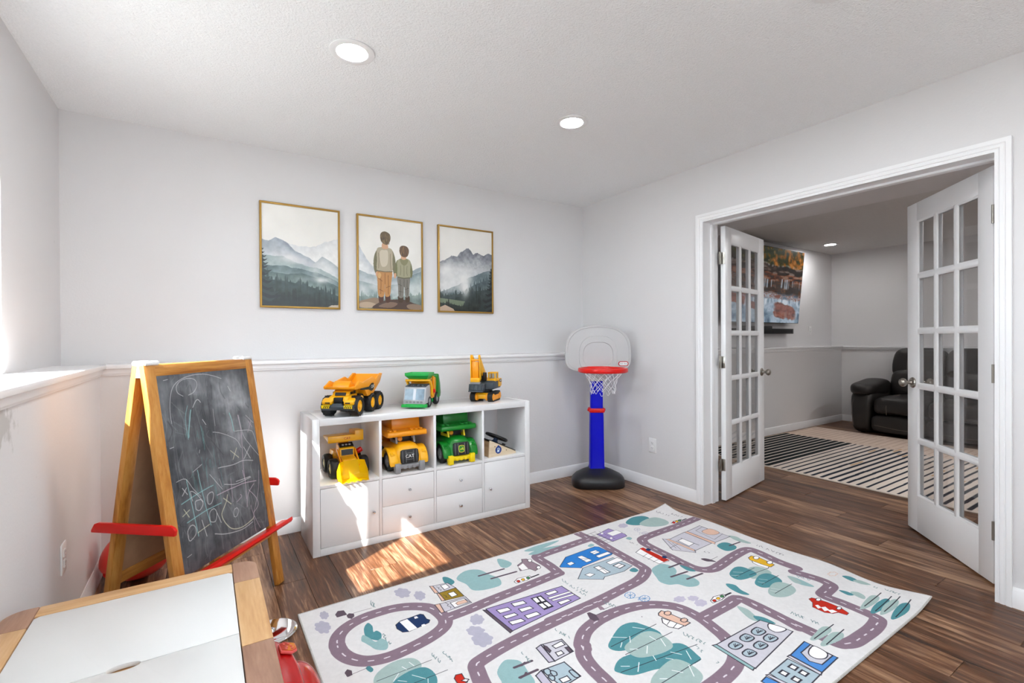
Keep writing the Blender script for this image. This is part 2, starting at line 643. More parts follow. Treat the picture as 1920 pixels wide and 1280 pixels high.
struct('ground', gd, mat('pale_gravel', '#b5b2ac', .95, var=.15, vs=30, bump=.3))
we = MB().box(FX, 8.15, YN, BU, 1.05, H)
we.box(FL_, 8.15, YN, BL_, 0, 1.07)
struct('wall_den', we, WALL)

# ledges: a nosed board over an apron
def ledge_profile():
    return [(-.03, -.022), (.0, -.022), (.004, -.018), (.004, -.004), (.0, 0), (-.03, 0)]
t1 = MB().box(-.82, -.437, YN, BL_ + .02, LEDGE - .022, LEDGE, bev=.003)
t1.box(LL - .01, -.452, YN, BL_, LEDGE - .050, LEDGE - .020, bev=.004)
t1.box(LL - .01, -.459, YN, BL_, LEDGE - .060, LEDGE - .048, bev=.003)
struct('trim_1', t1, TRIM)
t2 = MB()
for a, b in ((-.47, RX), (DX, FL_ + .01)):
    t2.box(a, b, BL_ - .031, BU, LEDGE - .022, LEDGE, bev=.003)
    t2.box(a, b, BL_ - .016, BL_ + .01, LEDGE - .050, LEDGE - .020, bev=.004)
    t2.box(a, b, BL_ - .009, BL_ + .01, LEDGE - .060, LEDGE - .048, bev=.003)
struct('trim_2', t2, TRIM)
t3 = MB().box(FL_ - .031, FX, YN, BL_, LEDGE - .022, LEDGE, bev=.003)
t3.box(FL_ - .016, FL_ + .01, YN, BL_, LEDGE - .050, LEDGE - .020, bev=.004)
struct('trim_3', t3, TRIM)

# baseboards
bprof = [(0, 0), (.014, 0), (.014, .066), (.0115, .070), (.0115, .076), (.006, .086), (.004, .090), (0, .090)]
def base_y(x0, x1, y):      # on a wall facing -y
    return MB().poly([(y - d, z) for d, z in bprof], x0, x1, 'yz')
def base_x(y0, y1, x, s):
    return MB().poly([(x + s * d, z) for d, z in bprof], y0, y1, 'xz')
struct('baseboard_back', base_y(LL, RX, BL_), TRIM)
struct('baseboard_left', base_x(YN, BL_, LL, 1), TRIM)
struct('baseboard_right', base_x(Y1 + .056, BL_, RX, -1), TRIM)
struct('baseboard_right', base_x(YN, Y0 - .056, RX, -1), TRIM)
struct('baseboard_den_back', base_y(DX, FL_, BL_), TRIM)
struct('baseboard_den', base_x(YN, BL_, FL_, -1), TRIM)

# door casing, jambs and stops
cprof = [(0, 0), (0, .012), (.010, .013), (.014, .010), (.018, .0145), (.030, .0155), (.034, .012), (.038, .0165), (.052, .018), (.056, .018), (.056, 0)]
def casing(xw, s):
    """mitred frame of casing round the opening on the wall plane xw, proud to side s"""
    mb = MB()
    vs, fs = [], []
    n = len(cprof)
    for (yy, sy, zz, sz) in ((Y1, 1, 0, 0), (Y1, 1, ZD, 1), (Y0, -1, ZD, 1), (Y0, -1, 0, 0)):
        for o, d in cprof:
            vs.append((xw + s * d, yy + sy * o, zz + sz * o))
    for k in range(3):
        for i in range(n):
            j = (i + 1) % n
            fs.append((k * n + i, k * n + j, (k + 1) * n + j, (k + 1) * n + i))
    fs += [tuple(range(n)), tuple(range(3 * n, 4 * n))]
    return mb.raw(vs, fs)
struct('trim_4', casing(RX, -1), TRIM)
struct('trim_5', casing(DX, 1), TRIM)
jm = MB()
jm.box(RX - .001, DX + .001, Y1, Y1 + .018, 0, ZD + .018)
jm.box(RX - .001, DX + .001, Y0 - .018, Y0, 0, ZD + .018)
jm.box(RX - .001, DX + .001, Y0 - .001, Y1 + .001, ZD, ZD + .018)
jm.box(3.112, 3.147, Y1 - .012, Y1 + .001, 0, ZD, bev=.002)
jm.box(3.112, 3.147, Y0 - .001, Y0 + .012, 0, ZD, bev=.002)
jm.box(3.112, 3.147, Y0, Y1, ZD - .012, ZD + .001, bev=.002)
struct('trim_6', jm, TRIM)

# window with its sliding sashes, seen only by its light
wf = MB()
for a, b, c, d in ((WY0, WY1, LEDGE, LEDGE + .035), (WY0, WY1, WZ1 - .04, WZ1), (WY0, WY0 + .04, LEDGE, WZ1), (WY1 - .035, WY1, LEDGE, WZ1), (1.815, 1.925, LEDGE, WZ1)):
    wf.box(-.765, -.715, a, b, c, d, bev=.003)
win = struct('window_1', wf, TRIM)
for a, b in ((WY0 + .04, 1.815), (1.925, WY1 - .035)):
    MB().box(-.742, -.738, a, b, LEDGE + .035, WZ1 - .04).build('pane', WGLASS, win)
# unseen slanted slab outside the window, added to cut the sun patch
struct('sun_blocker', MB().poly([(1.65, 1.0), (1.374, 1.60), (1.224, 1.926), (.957, 2.507), (.80, 2.85), (.0, 2.85), (.0, 1.0)], -1.32, -1.20, 'yz'), mat('concrete', '#8d8a84', 0.9, var=.1, vs=20, bump=.3))

# ------------------------------------------------------------------ french doors
LW, LH, LT = 0.759, 2.036, 0.035
def leaf_frame():
    """leaf in its own frame: x from the hinge, y across (0 = face the play room sees), z up"""
    mb = MB()
    st, tr, br = .105, .112, .232
    mb.box(0, st, 0, LT, .010, LH, bev=.0015)
    mb.box(LW - st, LW, 0, LT, .010, LH, bev=.0015)
    mb.box(st - .001, LW - st + .001, 0, LT, .010, br, bev=.0015)
    mb.box(st - .001, LW - st + .001, 0, LT, LH - tr, LH, bev=.0015)
    return mb, st, tr, br
def bead(mb, x0, x1, z0, z1, y, s):
    w_ = .011
    prof = [(0, 0), (w_, -.010)]
    vs = []
    for o, d in ((0, .001), (w_ * .45, .002), (w_, .009)):
        for xx, zz in ((x0 + o, z0 + o), (x1 - o, z0 + o), (x1 - o, z1 - o), (x0 + o, z1 - o)):
            vs.append((xx, y + s * d, zz))
    fs = []
    for k in range(2):
        for i in range(4):
            j = (i + 1) % 4
            fs.append((k * 4 + i, k * 4 + j, k * 4 + 4 + j, k * 4 + 4 + i))
    mb.raw(vs, fs)
def knob(name, parent, x, z, s):
    y = 0 if s < 0 else LT
    Mx = Matrix.Translation((x, y, z)) @ Matrix.Rotation(math.radians(90 if s < 0 else -90), 4, 'X')
    mb = MB().lathe([(.001, 0), (.033, 0), (.033, .004), (.029, .009), (.016, .012), (.012, .018), (.0105, .030), (.013, .036), (.022, .041), (.0265, .050), (.0265, .058), (.021, .068), (.010, .073), (.001, .074)], 28, Mx)
    return mb.build(name, NICK, parent)
for nm, (hx, hy), (ex, ey), flip in (('door_1', (3.230, 2.122), (3.977, 2.258), 1), ('door_2', (3.211, .695), (3.768, 1.208), -1)):
    a = math.atan2(ey - hy, ex - hx)
    r = root(nm)
    r.location = (hx, hy, 0)
    r.rotation_euler = (0, 0, a)
    # door_1 is seen from -y of its frame, door_2 from +y: mirror the thickness for the second
    fr, st, tr, br = leaf_frame()
    gx0, gx1, gz0, gz1 = st, LW - st, br, LH - tr
    cw, ch = (gx1 - gx0) / 3, (gz1 - gz0) / 5
    panes = []
    for i in range(3):
        for j in range(5):
            x0, x1, z0, z1 = gx0 + i * cw, gx0 + (i + 1) * cw, gz0 + j * ch, gz0 + (j + 1) * ch
            panes.append((x0, x1, z0, z1))
            q = (x0 + (.009 if i else 0), x1 - (.009 if i < 2 else 0), z0 + (.009 if j else 0), z1 - (.009 if j < 4 else 0))
            bead(fr, *q, 0, 1)
            bead(fr, *q, LT, -1)
    for i in (1, 2):
        fr.box(gx0 + i * cw - .010, gx0 + i * cw + .010, .0015, LT - .0015, gz0, gz1, bev=.002)
    for j in (1, 2, 3, 4):
        fr.box(gx0, gx1, .0012, LT - .0012, gz0 + j * ch - .010, gz0 + j * ch + .010, bev=.002)
    T = Matrix.Identity(4) if flip > 0 else Matrix.Translation((0, -LT, 0))
    fr.bm.transform(T)
    fr.build('leaf_frame', DOORP, r)
    for (x0, x1, z0, z1) in panes:
        p = MB().box(x0 + .006, x1 - .006, LT / 2 - .002, LT / 2 + .002, z0 + .006, z1 - .006)
        p.bm.transform(T)
        p.build('pane', GLASS, r)
    for s in (-1, 1):
        k = knob('door_knob', r, LW - .062, .925, s)
        k.matrix_local = T @ k.matrix_local
    for z in (.27, 1.03, 1.80):
        hg = MB()
        if flip > 0:
            hg.cyl((-.016, .030, z - .045), (-.016, .030, z + .045), .0065, n=12)
            hg.box(-.0012, .0012, .004, .033, z - .044, z + .044, bev=.0005)
            hg.box(-.016, .0, .030, .0335, z - .044, z + .044)
            hg.box(-.040, -.016, .028, .0305, z - .044, z + .044, bev=.0005)
        else:
            hg.cyl((-.008, .004, z - .045), (-.008, .004, z + .045), .0065, n=12)
            hg.box(-.012, .001, -.030, .003, z - .044, z + .044, bev=.0005)
        hg.build('hinge', NICK, r)

# ------------------------------------------------------------------ recessed ceiling lamps
def can(label, x, y, em, group=None):
    t = thing('ceiling_light', label, 'ceiling light', (x, y, H), group=group)
    MB().lathe([(.062, -.002), (.066, -.006), (.088, -.007), (.0945, -.005), (.095, -.002), (.093, .0)], 40).build('trim_ring', PLAST, t)
    MB().lathe([(.001, -.0045), (.058, -.0045), (.063, -.003), (.063, -.001), (.001, -.001)], 40).build('diffuser', em, t)
can('round white recessed lamp over the framed pictures, the larger looking one', .547, 2.128, EMIT)
can('round white recessed lamp nearer the basketball hoop corner', 1.795, 2.147, EMIT)
for x, y, lb in ((.547, .62, 'unseen round white recessed lamp added over the play table side for fill'), (1.90, .80, 'round white recessed lamp over the play rug, just above the top of the photo'), (.547, -.75, 'unseen round white recessed lamp added behind the camera on the window wall side'), (1.90, -.75, 'unseen round white recessed lamp added behind the camera on the door wall side')):
    can(lb, x, y, EMIT)  # apart from the play rug one, unseen lamps added to brighten the ceiling
can('round white recessed lamp glowing in the den above the television corner', 7.10, 3.12, EMIT3)
for x, y, lb in ((5.1, 1.2, 'unseen round white recessed lamp added in the den over the striped rug'), (5.1, -.6, 'unseen round white recessed lamp added in the den behind the door wall'), (6.9, .6, 'unseen round white recessed lamp added in the den over the sofa end')):
    can(lb, x, y, EMIT2)  # unseen lamps added to brighten the den

# ------------------------------------------------------------------ outlets
def outlet(label, loc, rot, n=2):
    t = thing('wall_outlet', label, 'outlet', loc)
    t.rotation_euler = rot
    MB().box(-.036, .036, -.006, 0, -.058, .058, bev=.003).build('cover_plate', PLAST, t)
    for z in (-.02, .02):
        MB().box(-.0165, .0165, -.0085, -.004, z - .0145, z + .0145, bev=.004).build('receptacle', PLAST, t)
        s = MB()
        for x in (-.0065, .0065):
            s.box(x - .001, x + .001, -.0088, -.006, z - .002, z + .007)
        s.cyl((0, -.0088, z - .008), (0, -.006, z - .008), .0024, n=10)
        s.build('slot', BLACKI, t)
outlet('white duplex outlet low on the right wall between hoop and doors', (RX, 2.642, .347), (0, 0, math.radians(-90)))
outlet('white duplex outlet low on the left wall beside the easel', (LL, 2.485, .378), (0, 0, math.radians(90)))
outlet('white outlet plate on the den wall right of the television', (7.33, BU, 1.315), (0, 0, 0))

# ------------------------------------------------------------------ cube shelf unit
shelf = thing('shelf_unit', 'glossy white low cube shelf unit with drawers and doors against the back wall', 'shelf', (.4951, 2.8297, 0))
SW, SH, SD = 1.465, .768, .39
MB().box(0, .04, 0, SD, 0, SH, bev=.0012).build('side_panel', LACQ, shelf)
MB().box(SW - .04, SW, 0, SD, 0, SH, bev=.0012).build('side_panel', LACQ, shelf)
MB().box(.0404, SW - .0404, 0, SD, SH - .04, SH, bev=.0012).build('top_panel', LACQ, shelf)
MB().box(.0404, SW - .0404, 0, SD, 0.0, .04, bev=.0012).build('bottom_panel', LACQ, shelf)
CW = (SW - .08 - .048) / 4
XS = [.04 + i * (CW + .016) for i in range(4)]
for i in range(1, 4):
    MB().box(XS[i] - .016, XS[i], .001, SD - .001, .0402, SH - .0402, bev=.0008).build('divider', LACQ, shelf)
for x in XS:
    MB().box(x + .0003, x + CW - .0003, .001, SD - .001, .376, .392, bev=.0008).build('shelf_board', LACQ, shelf)
def fknob(parent, x, z):
    MB().lathe([(.001, 0), (.006, 0), (.0055, .012), (.0085, .016), (.009, .021), (.007, .024), (.001, .0245)], 16, Matrix.Translation((x, 0, z)) @ Matrix.Rotation(math.radians(90), 4, 'X')).build('knob', CHROME, parent)
for i, kx in ((0, .89), (3, .12)):
    d = MB().box(XS[i] + .002, XS[i] + CW - .002, .0005, .018, .042, .373, bev=.001).build('door', LACQ, shelf)
    fknob(d, XS[i] + CW * kx, .195)
for i in (1, 2):
    for z0, z1 in ((.042, .2065), (.2085, .373)):
        d = MB()
        d.box(XS[i] + .002, XS[i] + CW - .002, .0005, .016, z0, z1, bev=.001)
        d.box(XS[i] + .012, XS[i] + CW - .012, .016, .34, z0 + .01, z1 - .02)
        d = d.build('drawer', LACQ, shelf)
        fknob(d, XS[i] + CW / 2, (z0 + z1) / 2)

# ------------------------------------------------------------------ framed prints
BRASS = mat('brass_frame', '#a5803c', 0.33, 0.55, var=0.05)
def ridge(w_, pts, seed, amp, f=10):
    x = np.linspace(0, 1, w_)
    y = np.interp(x, [p[0] for p in pts], [p[1] for p in pts])
    return y + (fract((4, w_), f, seed, 5)[1] - .5) * amp
def layer(cv, rd, top, bot, depth, seed, al=1.0, tex=.25, spikes=0, fx=9):
    """one mountain layer below the ridge line rd, fading from top to bot over depth"""
    h, w_ = cv.h, cv.w
    if spikes:
        rg = np.random.RandomState(seed + 50)
        n = spikes
        for k in range(n):
            c = rg.rand() * w_
            hw, hh = (.006 + .008 * rg.rand()) * w_, (.015 + .03 * rg.rand())
            d = np.abs(np.arange(w_) - c) / hw
            rd = np.minimum(rd, np.where(d < 1, np.interp(c, np.arange(w_), rd) - hh * (1 - d), 9))
    yy = np.linspace(0, 1, h)[:, None]
    t = (yy - rd[None]) / depth
    mk = np.clip((yy - rd[None]) * h, 0, 1)
    nz = fract((h, w_), fx, seed, 5, 1.0)
    tt = np.clip(t + (nz - .5) * 1.3 * tex * 2, 0, 1)[..., None]
    c = srgb(top) * (1 - tt) + srgb(bot) * tt
    streak = (fract((h, w_), 24, seed + 9, 4) - .5)[..., None] * tex * .45
    k = (mk * al)[..., None]
    cv.a = cv.a * (1 - k) + np.clip(c + streak, 0, 1) * k
def fog(cv, cy, cx, ry, rx, seed, al=.9, col='#dcdcda'):
    h, w_ = cv.h, cv.w
    yy, xx = np.linspace(0, 1, h)[:, None], np.linspace(0, 1, w_)[None]
    d = ((yy - cy) / ry) ** 2 + ((xx - cx) / rx) ** 2
    k = (np.clip(np.exp(-d) * (fract((h, w_), 5, seed, 5) * 2.2 - .45), 0, 1) * al)[..., None]
    cv.a = cv.a * (1 - k) + srgb(col) * k
def spruce(cv, x, y0, y1, wd, seed, col='#20262a'):
    rg = np.random.RandomState(seed)
    W_, H_ = cv.wm, cv.hm
    cv.stroke([(x * W_, y0 * H_), (x * W_, y1 * H_)], .004, col)
    n = 16
    for i in range(n):
        t = (i + .3) / n
        y = (y0 + (y1 - y0) * t) * H_
        l = wd * W_ * (.12 + .88 * t) * (.75 + .5 * rg.rand())
        for s in (-1, 1):
            X = x * W_
            d = l * .38
            cv.fill([(X, y - .012), (X + s * l * .55, y + d * .3), (X + s * l, y + d * .25 - .006), (X + s * l * .7, y + d * .75), (X + s * l * .35, y + d * .8 + .006), (X, y + .020)], col if i % 2 else '#2f3a3a', .96)
def sky(cv, seed):
    n = fract((cv.h, cv.w), 4, seed, 4)[..., None]
    cv.a = srgb('#e9e7e2') * n + srgb('#dcdad4') * (1 - n)
PWD, PHT = .476, .664
def art(i):
    cv = Canvas(PWD, PHT, 640, '#e6e4df')
    sky(cv, 3 + i)
    if i == 0:
        layer(cv, ridge(cv.w, [(0, .36), (.35, .37), (.5, .40), (.75, .36), (.9, .30), (1, .27)], 5, .05, 14), '#c9ccce', '#e0e0de', .16, 6, .8, .3)
        layer(cv, ridge(cv.w, [(0, .355), (.08, .36), (.17, .32), (.3, .36), (.42, .44), (.6, .50), (.8, .58), (1, .66)], 11, .025, 16), '#8d96a1', '#cfd3d3', .20, 12, 1, .3)
        layer(cv, ridge(cv.w, [(0, .62), (.6, .60), (.78, .475), (.9, .52), (1, .58)], 15, .02, 16), '#9aa3a8', '#d5d8d6', .14, 17, .9, .25)
        layer(cv, ridge(cv.w, [(0, .50), (.25, .50), (.4, .55), (.55, .58), (.75, .60), (1, .70)], 21, .03, 12), '#7d8f92', '#c0cac5', .2, 22, .95, .3)
        layer(cv, ridge(cv.w, [(0, .60), (.3, .60), (.55, .625), (.75, .655), (1, .73)], 31, .03, 14), '#5a6c6f', '#a3b2ae', .16, 32, 1, .3)
        layer(cv, ridge(cv.w, [(0, .66), (.3, .68), (.5, .66), (.8, .72), (1, .78)], 36, .02, 14), '#4e6061', '#93a29b', .18, 37, 1, .3)
        layer(cv, ridge(cv.w, [(0, .74), (.3, .75), (.6, .79), (1, .88)], 41, .02, 20), '#3a4a4a', '#2c3733', .14, 42, 1, .25, 70)
        for q in ((.52, .35, .05, .2), (.62, .8, .06, .18), (.55, .55, .03, .2), (.72, .75, .03, .2)):
            fog(cv, q[0], q[1], q[2], q[3], int(q[0] * 99), .85)
        layer(cv, ridge(cv.w, [(0, .86), (.5, .90), (1, .93)], 51, .02, 24), '#2b3433', '#1d2422', .1, 52, 1, .2, 60)
        spruce(cv, -.01, .43, .97, .24, 4)
        cv.fill([(.84 * PWD, PHT), (.9 * PWD, .975 * PHT), (PWD, .97 * PHT), (PWD, PHT)], '#b9aa9a')
    elif i == 1:
        layer(cv, ridge(cv.w, [(0, .30), (.04, .36), (.12, .46), (.25, .56), (.5, .6), (1, .6)], 61, .03, 16), '#b4bac0', '#dfe0df', .22, 62, .9, .35)
        layer(cv, ridge(cv.w, [(0, .58), (.15, .62), (.4, .66), (.7, .62), (.85, .55), (1, .50)], 66, .03, 14), '#8b989e', '#ccd3d2', .2, 67, .9, .3)
        layer(cv, ridge(cv.w, [(0, .70), (.3, .74), (.6, .72), (.85, .60), (1, .555)], 71, .03, 16), '#74868a', '#c3ccc9', .22, 72, .9, .3)
        for q in ((.78, .2, .08, .3), (.75, .5, .06, .5)):
            fog(cv, q[0], q[1], q[2], q[3], int(q[0] * 99), .8)
        layer(cv, ridge(cv.w, [(0, .86), (.5, .88), (1, .82)], 76, .03, 24), '#83948f', '#5d6d69', .12, 77, .9, .3, 40)
        P = lambda *p: [(a * PWD, b * PHT) for a, b in p]
        F = lambda c, *p: cv.fill(smooth(P(*p), 6, True), c)
        L_ = lambda c, w_, *p, a=.8: cv.stroke(smooth(P(*p), 5), w_, c, a)
        for q, c in ((((0, .925), (.1, .90), (.25, .875), (.35, .91), (.3, .97), (0, .985)), '#8d7864'), (((.02, .94), (.15, .925), (.27, .95), (.2, .985), (.03, .985)), '#b09a83'), (((.25, 1), (.3, .93), (.45, .895), (.7, .885), (.86, .92), (1, .95), (1, 1.0)), '#4c3b33'), (((.3, .97), (.45, .92), (.6, .93), (.5, .98)), '#7c6455'), (((.75, .95), (.85, .93), (1, .945), (1, .99), (.8, .99)), '#8a7563')):
            F(c, *q)
        # taller boy
        F('#4a2d20', (.305, .835), (.37, .835), (.38, .89), (.36, .925), (.31, .925)); F('#4a2d20', (.41, .835), (.475, .83), (.49, .885), (.47, .92), (.415, .92))
        F('#b3804a', (.285, .575), (.40, .585), (.515, .575), (.50, .70), (.48, .84), (.405, .85), (.40, .72), (.385, .85), (.30, .85), (.285, .70))
        for p in (((.33, .62), (.34, .72), (.33, .83)), ((.45, .62), (.455, .72), (.45, .83)), ((.40, .60), (.40, .72)), ((.30, .66), (.36, .69)), ((.42, .76), (.48, .74)), ((.31, .78), (.37, .80))):
            L_('#6e4724', .004, *p)
        F('#c9a06a', (.30, .60), (.34, .61), (.33, .66), (.295, .65))
        F('#6f6b50', (.245, .40), (.29, .345), (.31, .40), (.30, .50), (.285, .58), (.27, .62), (.235, .57), (.225, .49))
        F('#6f6b50', (.515, .345), (.555, .40), (.575, .49), (.575, .57), (.55, .62), (.53, .57), (.505, .48))
        F('#a89d86', (.28, .34), (.36, .315), (.40, .325), (.44, .315), (.52, .34), (.525, .46), (.515, .575), (.40, .58), (.28, .575), (.28, .46))
        F('#c4baa6', (.33, .36), (.40, .345), (.45, .36), (.44, .50), (.36, .53), (.325, .45))
        for p in (((.28, .575), (.40, .585), (.52, .575)),):
            L_('#5b533f', .007, *p)
        for p in (((.30, .38), (.31, .46), (.30, .55)), ((.49, .38), (.485, .47), (.50, .56)), ((.25, .46), (.275, .47)), ((.54, .45), (.56, .47)), ((.24, .53), (.275, .54))):
            L_('#5e563f', .003, *p)
        F('#c99c7b', (.365, .27), (.40, .26), (.44, .27), (.455, .32), (.40, .335), (.355, .32))
        F('#5d4a30', (.33, .20), (.345, .16), (.39, .14), (.44, .145), (.485, .17), (.49, .225), (.465, .265), (.43, .285), (.38, .275), (.345, .25))
        rg = np.random.RandomState(3)
        for k in range(26):
            a_, b_ = .345 + .13 * rg.rand(), .155 + .11 * rg.rand()
            L_('#9a8050' if k % 2 else '#33261a', .0025, (a_, b_), (a_ + .02 * rg.rand() - .01, b_ + .018), (a_ + .03 * rg.rand() - .015, b_ + .03))
        # smaller boy
        F('#43301f', (.61, .845), (.685, .845), (.695, .885), (.68, .915), (.62, .915)); F('#43301f', (.73, .845), (.79, .84), (.80, .885), (.785, .91), (.735, .91))
        F('#77736a', (.60, .63), (.70, .64), (.80, .63), (.795, .74), (.785, .84), (.73, .85), (.71, .73), (.69, .855), (.62, .855), (.61, .74))
        for p in (((.64, .66), (.65, .76), (.645, .84)), ((.76, .66), (.755, .76), (.76, .83)), ((.705, .65), (.71, .74)), ((.61, .71), (.67, .73)), ((.73, .77), (.78, .75)), ((.62, .79), (.68, .80))):
            L_('#43403a', .0035, *p)
        F('#6d6e4a', (.585, .46), (.62, .445), (.635, .52), (.625, .58), (.60, .625), (.565, .61), (.565, .53)); F('#6d6e4a', (.80, .44), (.83, .48), (.85, .56), (.84, .62), (.815, .63), (.79, .56))
        F('#99967a', (.60, .455), (.66, .42), (.70, .425), (.76, .42), (.815, .45), (.81, .55), (.805, .63), (.70, .64), (.605, .63), (.60, .54))
        F('#7f7d5c', (.645, .43), (.70, .42), (.775, .43), (.76, .475), (.71, .50), (.66, .475))
        L_('#4d4a30', .006, (.605, .632), (.70, .642), (.805, .632))
        for p in (((.65, .50), (.655, .57), (.64, .61)), ((.76, .50), (.75, .57), (.765, .61)), ((.705, .50), (.705, .62))):
            L_('#5f5d40', .003, *p)
        F('#c99c7b', (.67, .385), (.70, .38), (.735, .385), (.745, .42), (.70, .435), (.66, .42))
        F('#5a4028', (.635, .33), (.65, .29), (.70, .275), (.76, .285), (.79, .32), (.785, .36), (.76, .395), (.71, .405), (.66, .39), (.64, .36))
        for k in range(18):
            a_ = .65 + .125 * rg.rand()
            L_('#94703f' if k % 2 else '#33241a', .0022, (.71, .285), ((a_ + .71) / 2, .315), (a_, .36 + .03 * rg.rand()))
        F('#c99c7b', (.26, .60), (.285, .59), (.285, .635), (.265, .64)); F('#c99c7b', (.545, .60), (.58, .595), (.575, .645), (.55, .645))
    else:
        layer(cv, ridge(cv.w, [(0, .42), (.14, .37), (.22, .33), (.33, .34), (.38, .29), (.44, .27), (.49, .24), (.54, .22), (.58, .25), (.63, .30), (.72, .265), (.78, .29), (.84, .30), (.92, .26), (1, .28)], 81, .03, 20), '#74777f', '#b8bbbd', .22, 82, 1, .45, fx=14)
        layer(cv, ridge(cv.w, [(0, .44), (.3, .42), (.5, .47), (.8, .44), (1, .45)], 84, .05, 16), '#9a9da1', '#cfd1d0', .22, 85, .6, .45)
        layer(cv, ridge(cv.w, [(0, .78), (.35, .68), (.5, .60), (.75, .53), (1, .46)], 86, .03, 16), '#58676c', '#98a5a5', .22, 87, 1, .35)
        layer(cv, ridge(cv.w, [(0, .80), (.4, .76), (.65, .67), (.85, .61), (1, .60)], 91, .02, 16), '#47555a', '#6e7c7c', .2, 92, 1, .35, 50)
        for q in ((.52, .12, .10, .2), (.60, .45, .10, .16), (.72, .2, .09, .22), (.70, .48, .06, .07), (.5, .3, .04, .5)):
            fog(cv, q[0], q[1], q[2], q[3], int(q[0] * 99 + 1), .95)
        layer(cv, ridge(cv.w, [(0, .83), (.3, .80), (.45, .78), (.7, .74), (1, .70)], 96, .03, 22), '#3c4848', '#232b29', .2, 97, 1, .3, 70)
        fog(cv, .74, .47, .08, .07, 5, .8)
        cv.fill([(0, .845 * PHT), (.25 * PWD, .86 * PHT), (.47 * PWD, .875 * PHT), (.42 * PWD, .94 * PHT), (.2 * PWD, .91 * PHT), (0, .90 * PHT)], '#7d8a70', .8)
        layer(cv, ridge(cv.w, [(0, .93), (.5, .95), (1, .90)], 98, .02, 24), '#29302c', '#191f1d', .1, 99, 1, .2, 60)
        spruce(cv, .985, .45, 1.0, .22, 9, '#1c2024'); spruce(cv, .8, .86, 1.02, .1, 8, '#222a2a')
        cv.fill([(0, PHT), (0, .955 * PHT), (.1 * PWD, .925 * PHT), (.25 * PWD, .97 * PHT), (.28 * PWD, PHT)], '#b7a08c')
    return cv
for i, (x, lab) in enumerate(((.300, 'brass framed print of misty mountains with dark spruce at its left edge'), (.916, 'brass framed print of two boys seen from behind on a rock'), (1.542, 'brass framed print of a jagged grey peak above clouds'))):
    t = thing('framed_picture', lab, 'picture', (x, BU - .022, 1.425), group='brass framed prints')
    W_, H_, b = .4995, .688, .0125
    fr = MB()
    vs, fs = [], []
    for o, d in ((0, .022), (0, .001), (.002, 0), (b - .002, 0), (b, .002), (b, .010)):
        vs += [(o, d, o), (W_ - o, d, o), (W_ - o, d, H_ - o), (o, d, H_ - o)]
    for k in range(5):
        for q in range(4):
            r = (q + 1) % 4
            fs.append((k * 4 + q, k * 4 + r, k * 4 + 4 + r, k * 4 + 4 + q))
    fr.raw(vs, fs).build('frame', BRASS, t)
    cv = art(i)
    MB().box(b - .002, W_ - b + .002, .008, .012, b - .002, H_ - b + .002).build('print', printmat('print_%d' % i, cv, 'xz', .35, origin=(b - .001, b - .001)), t)

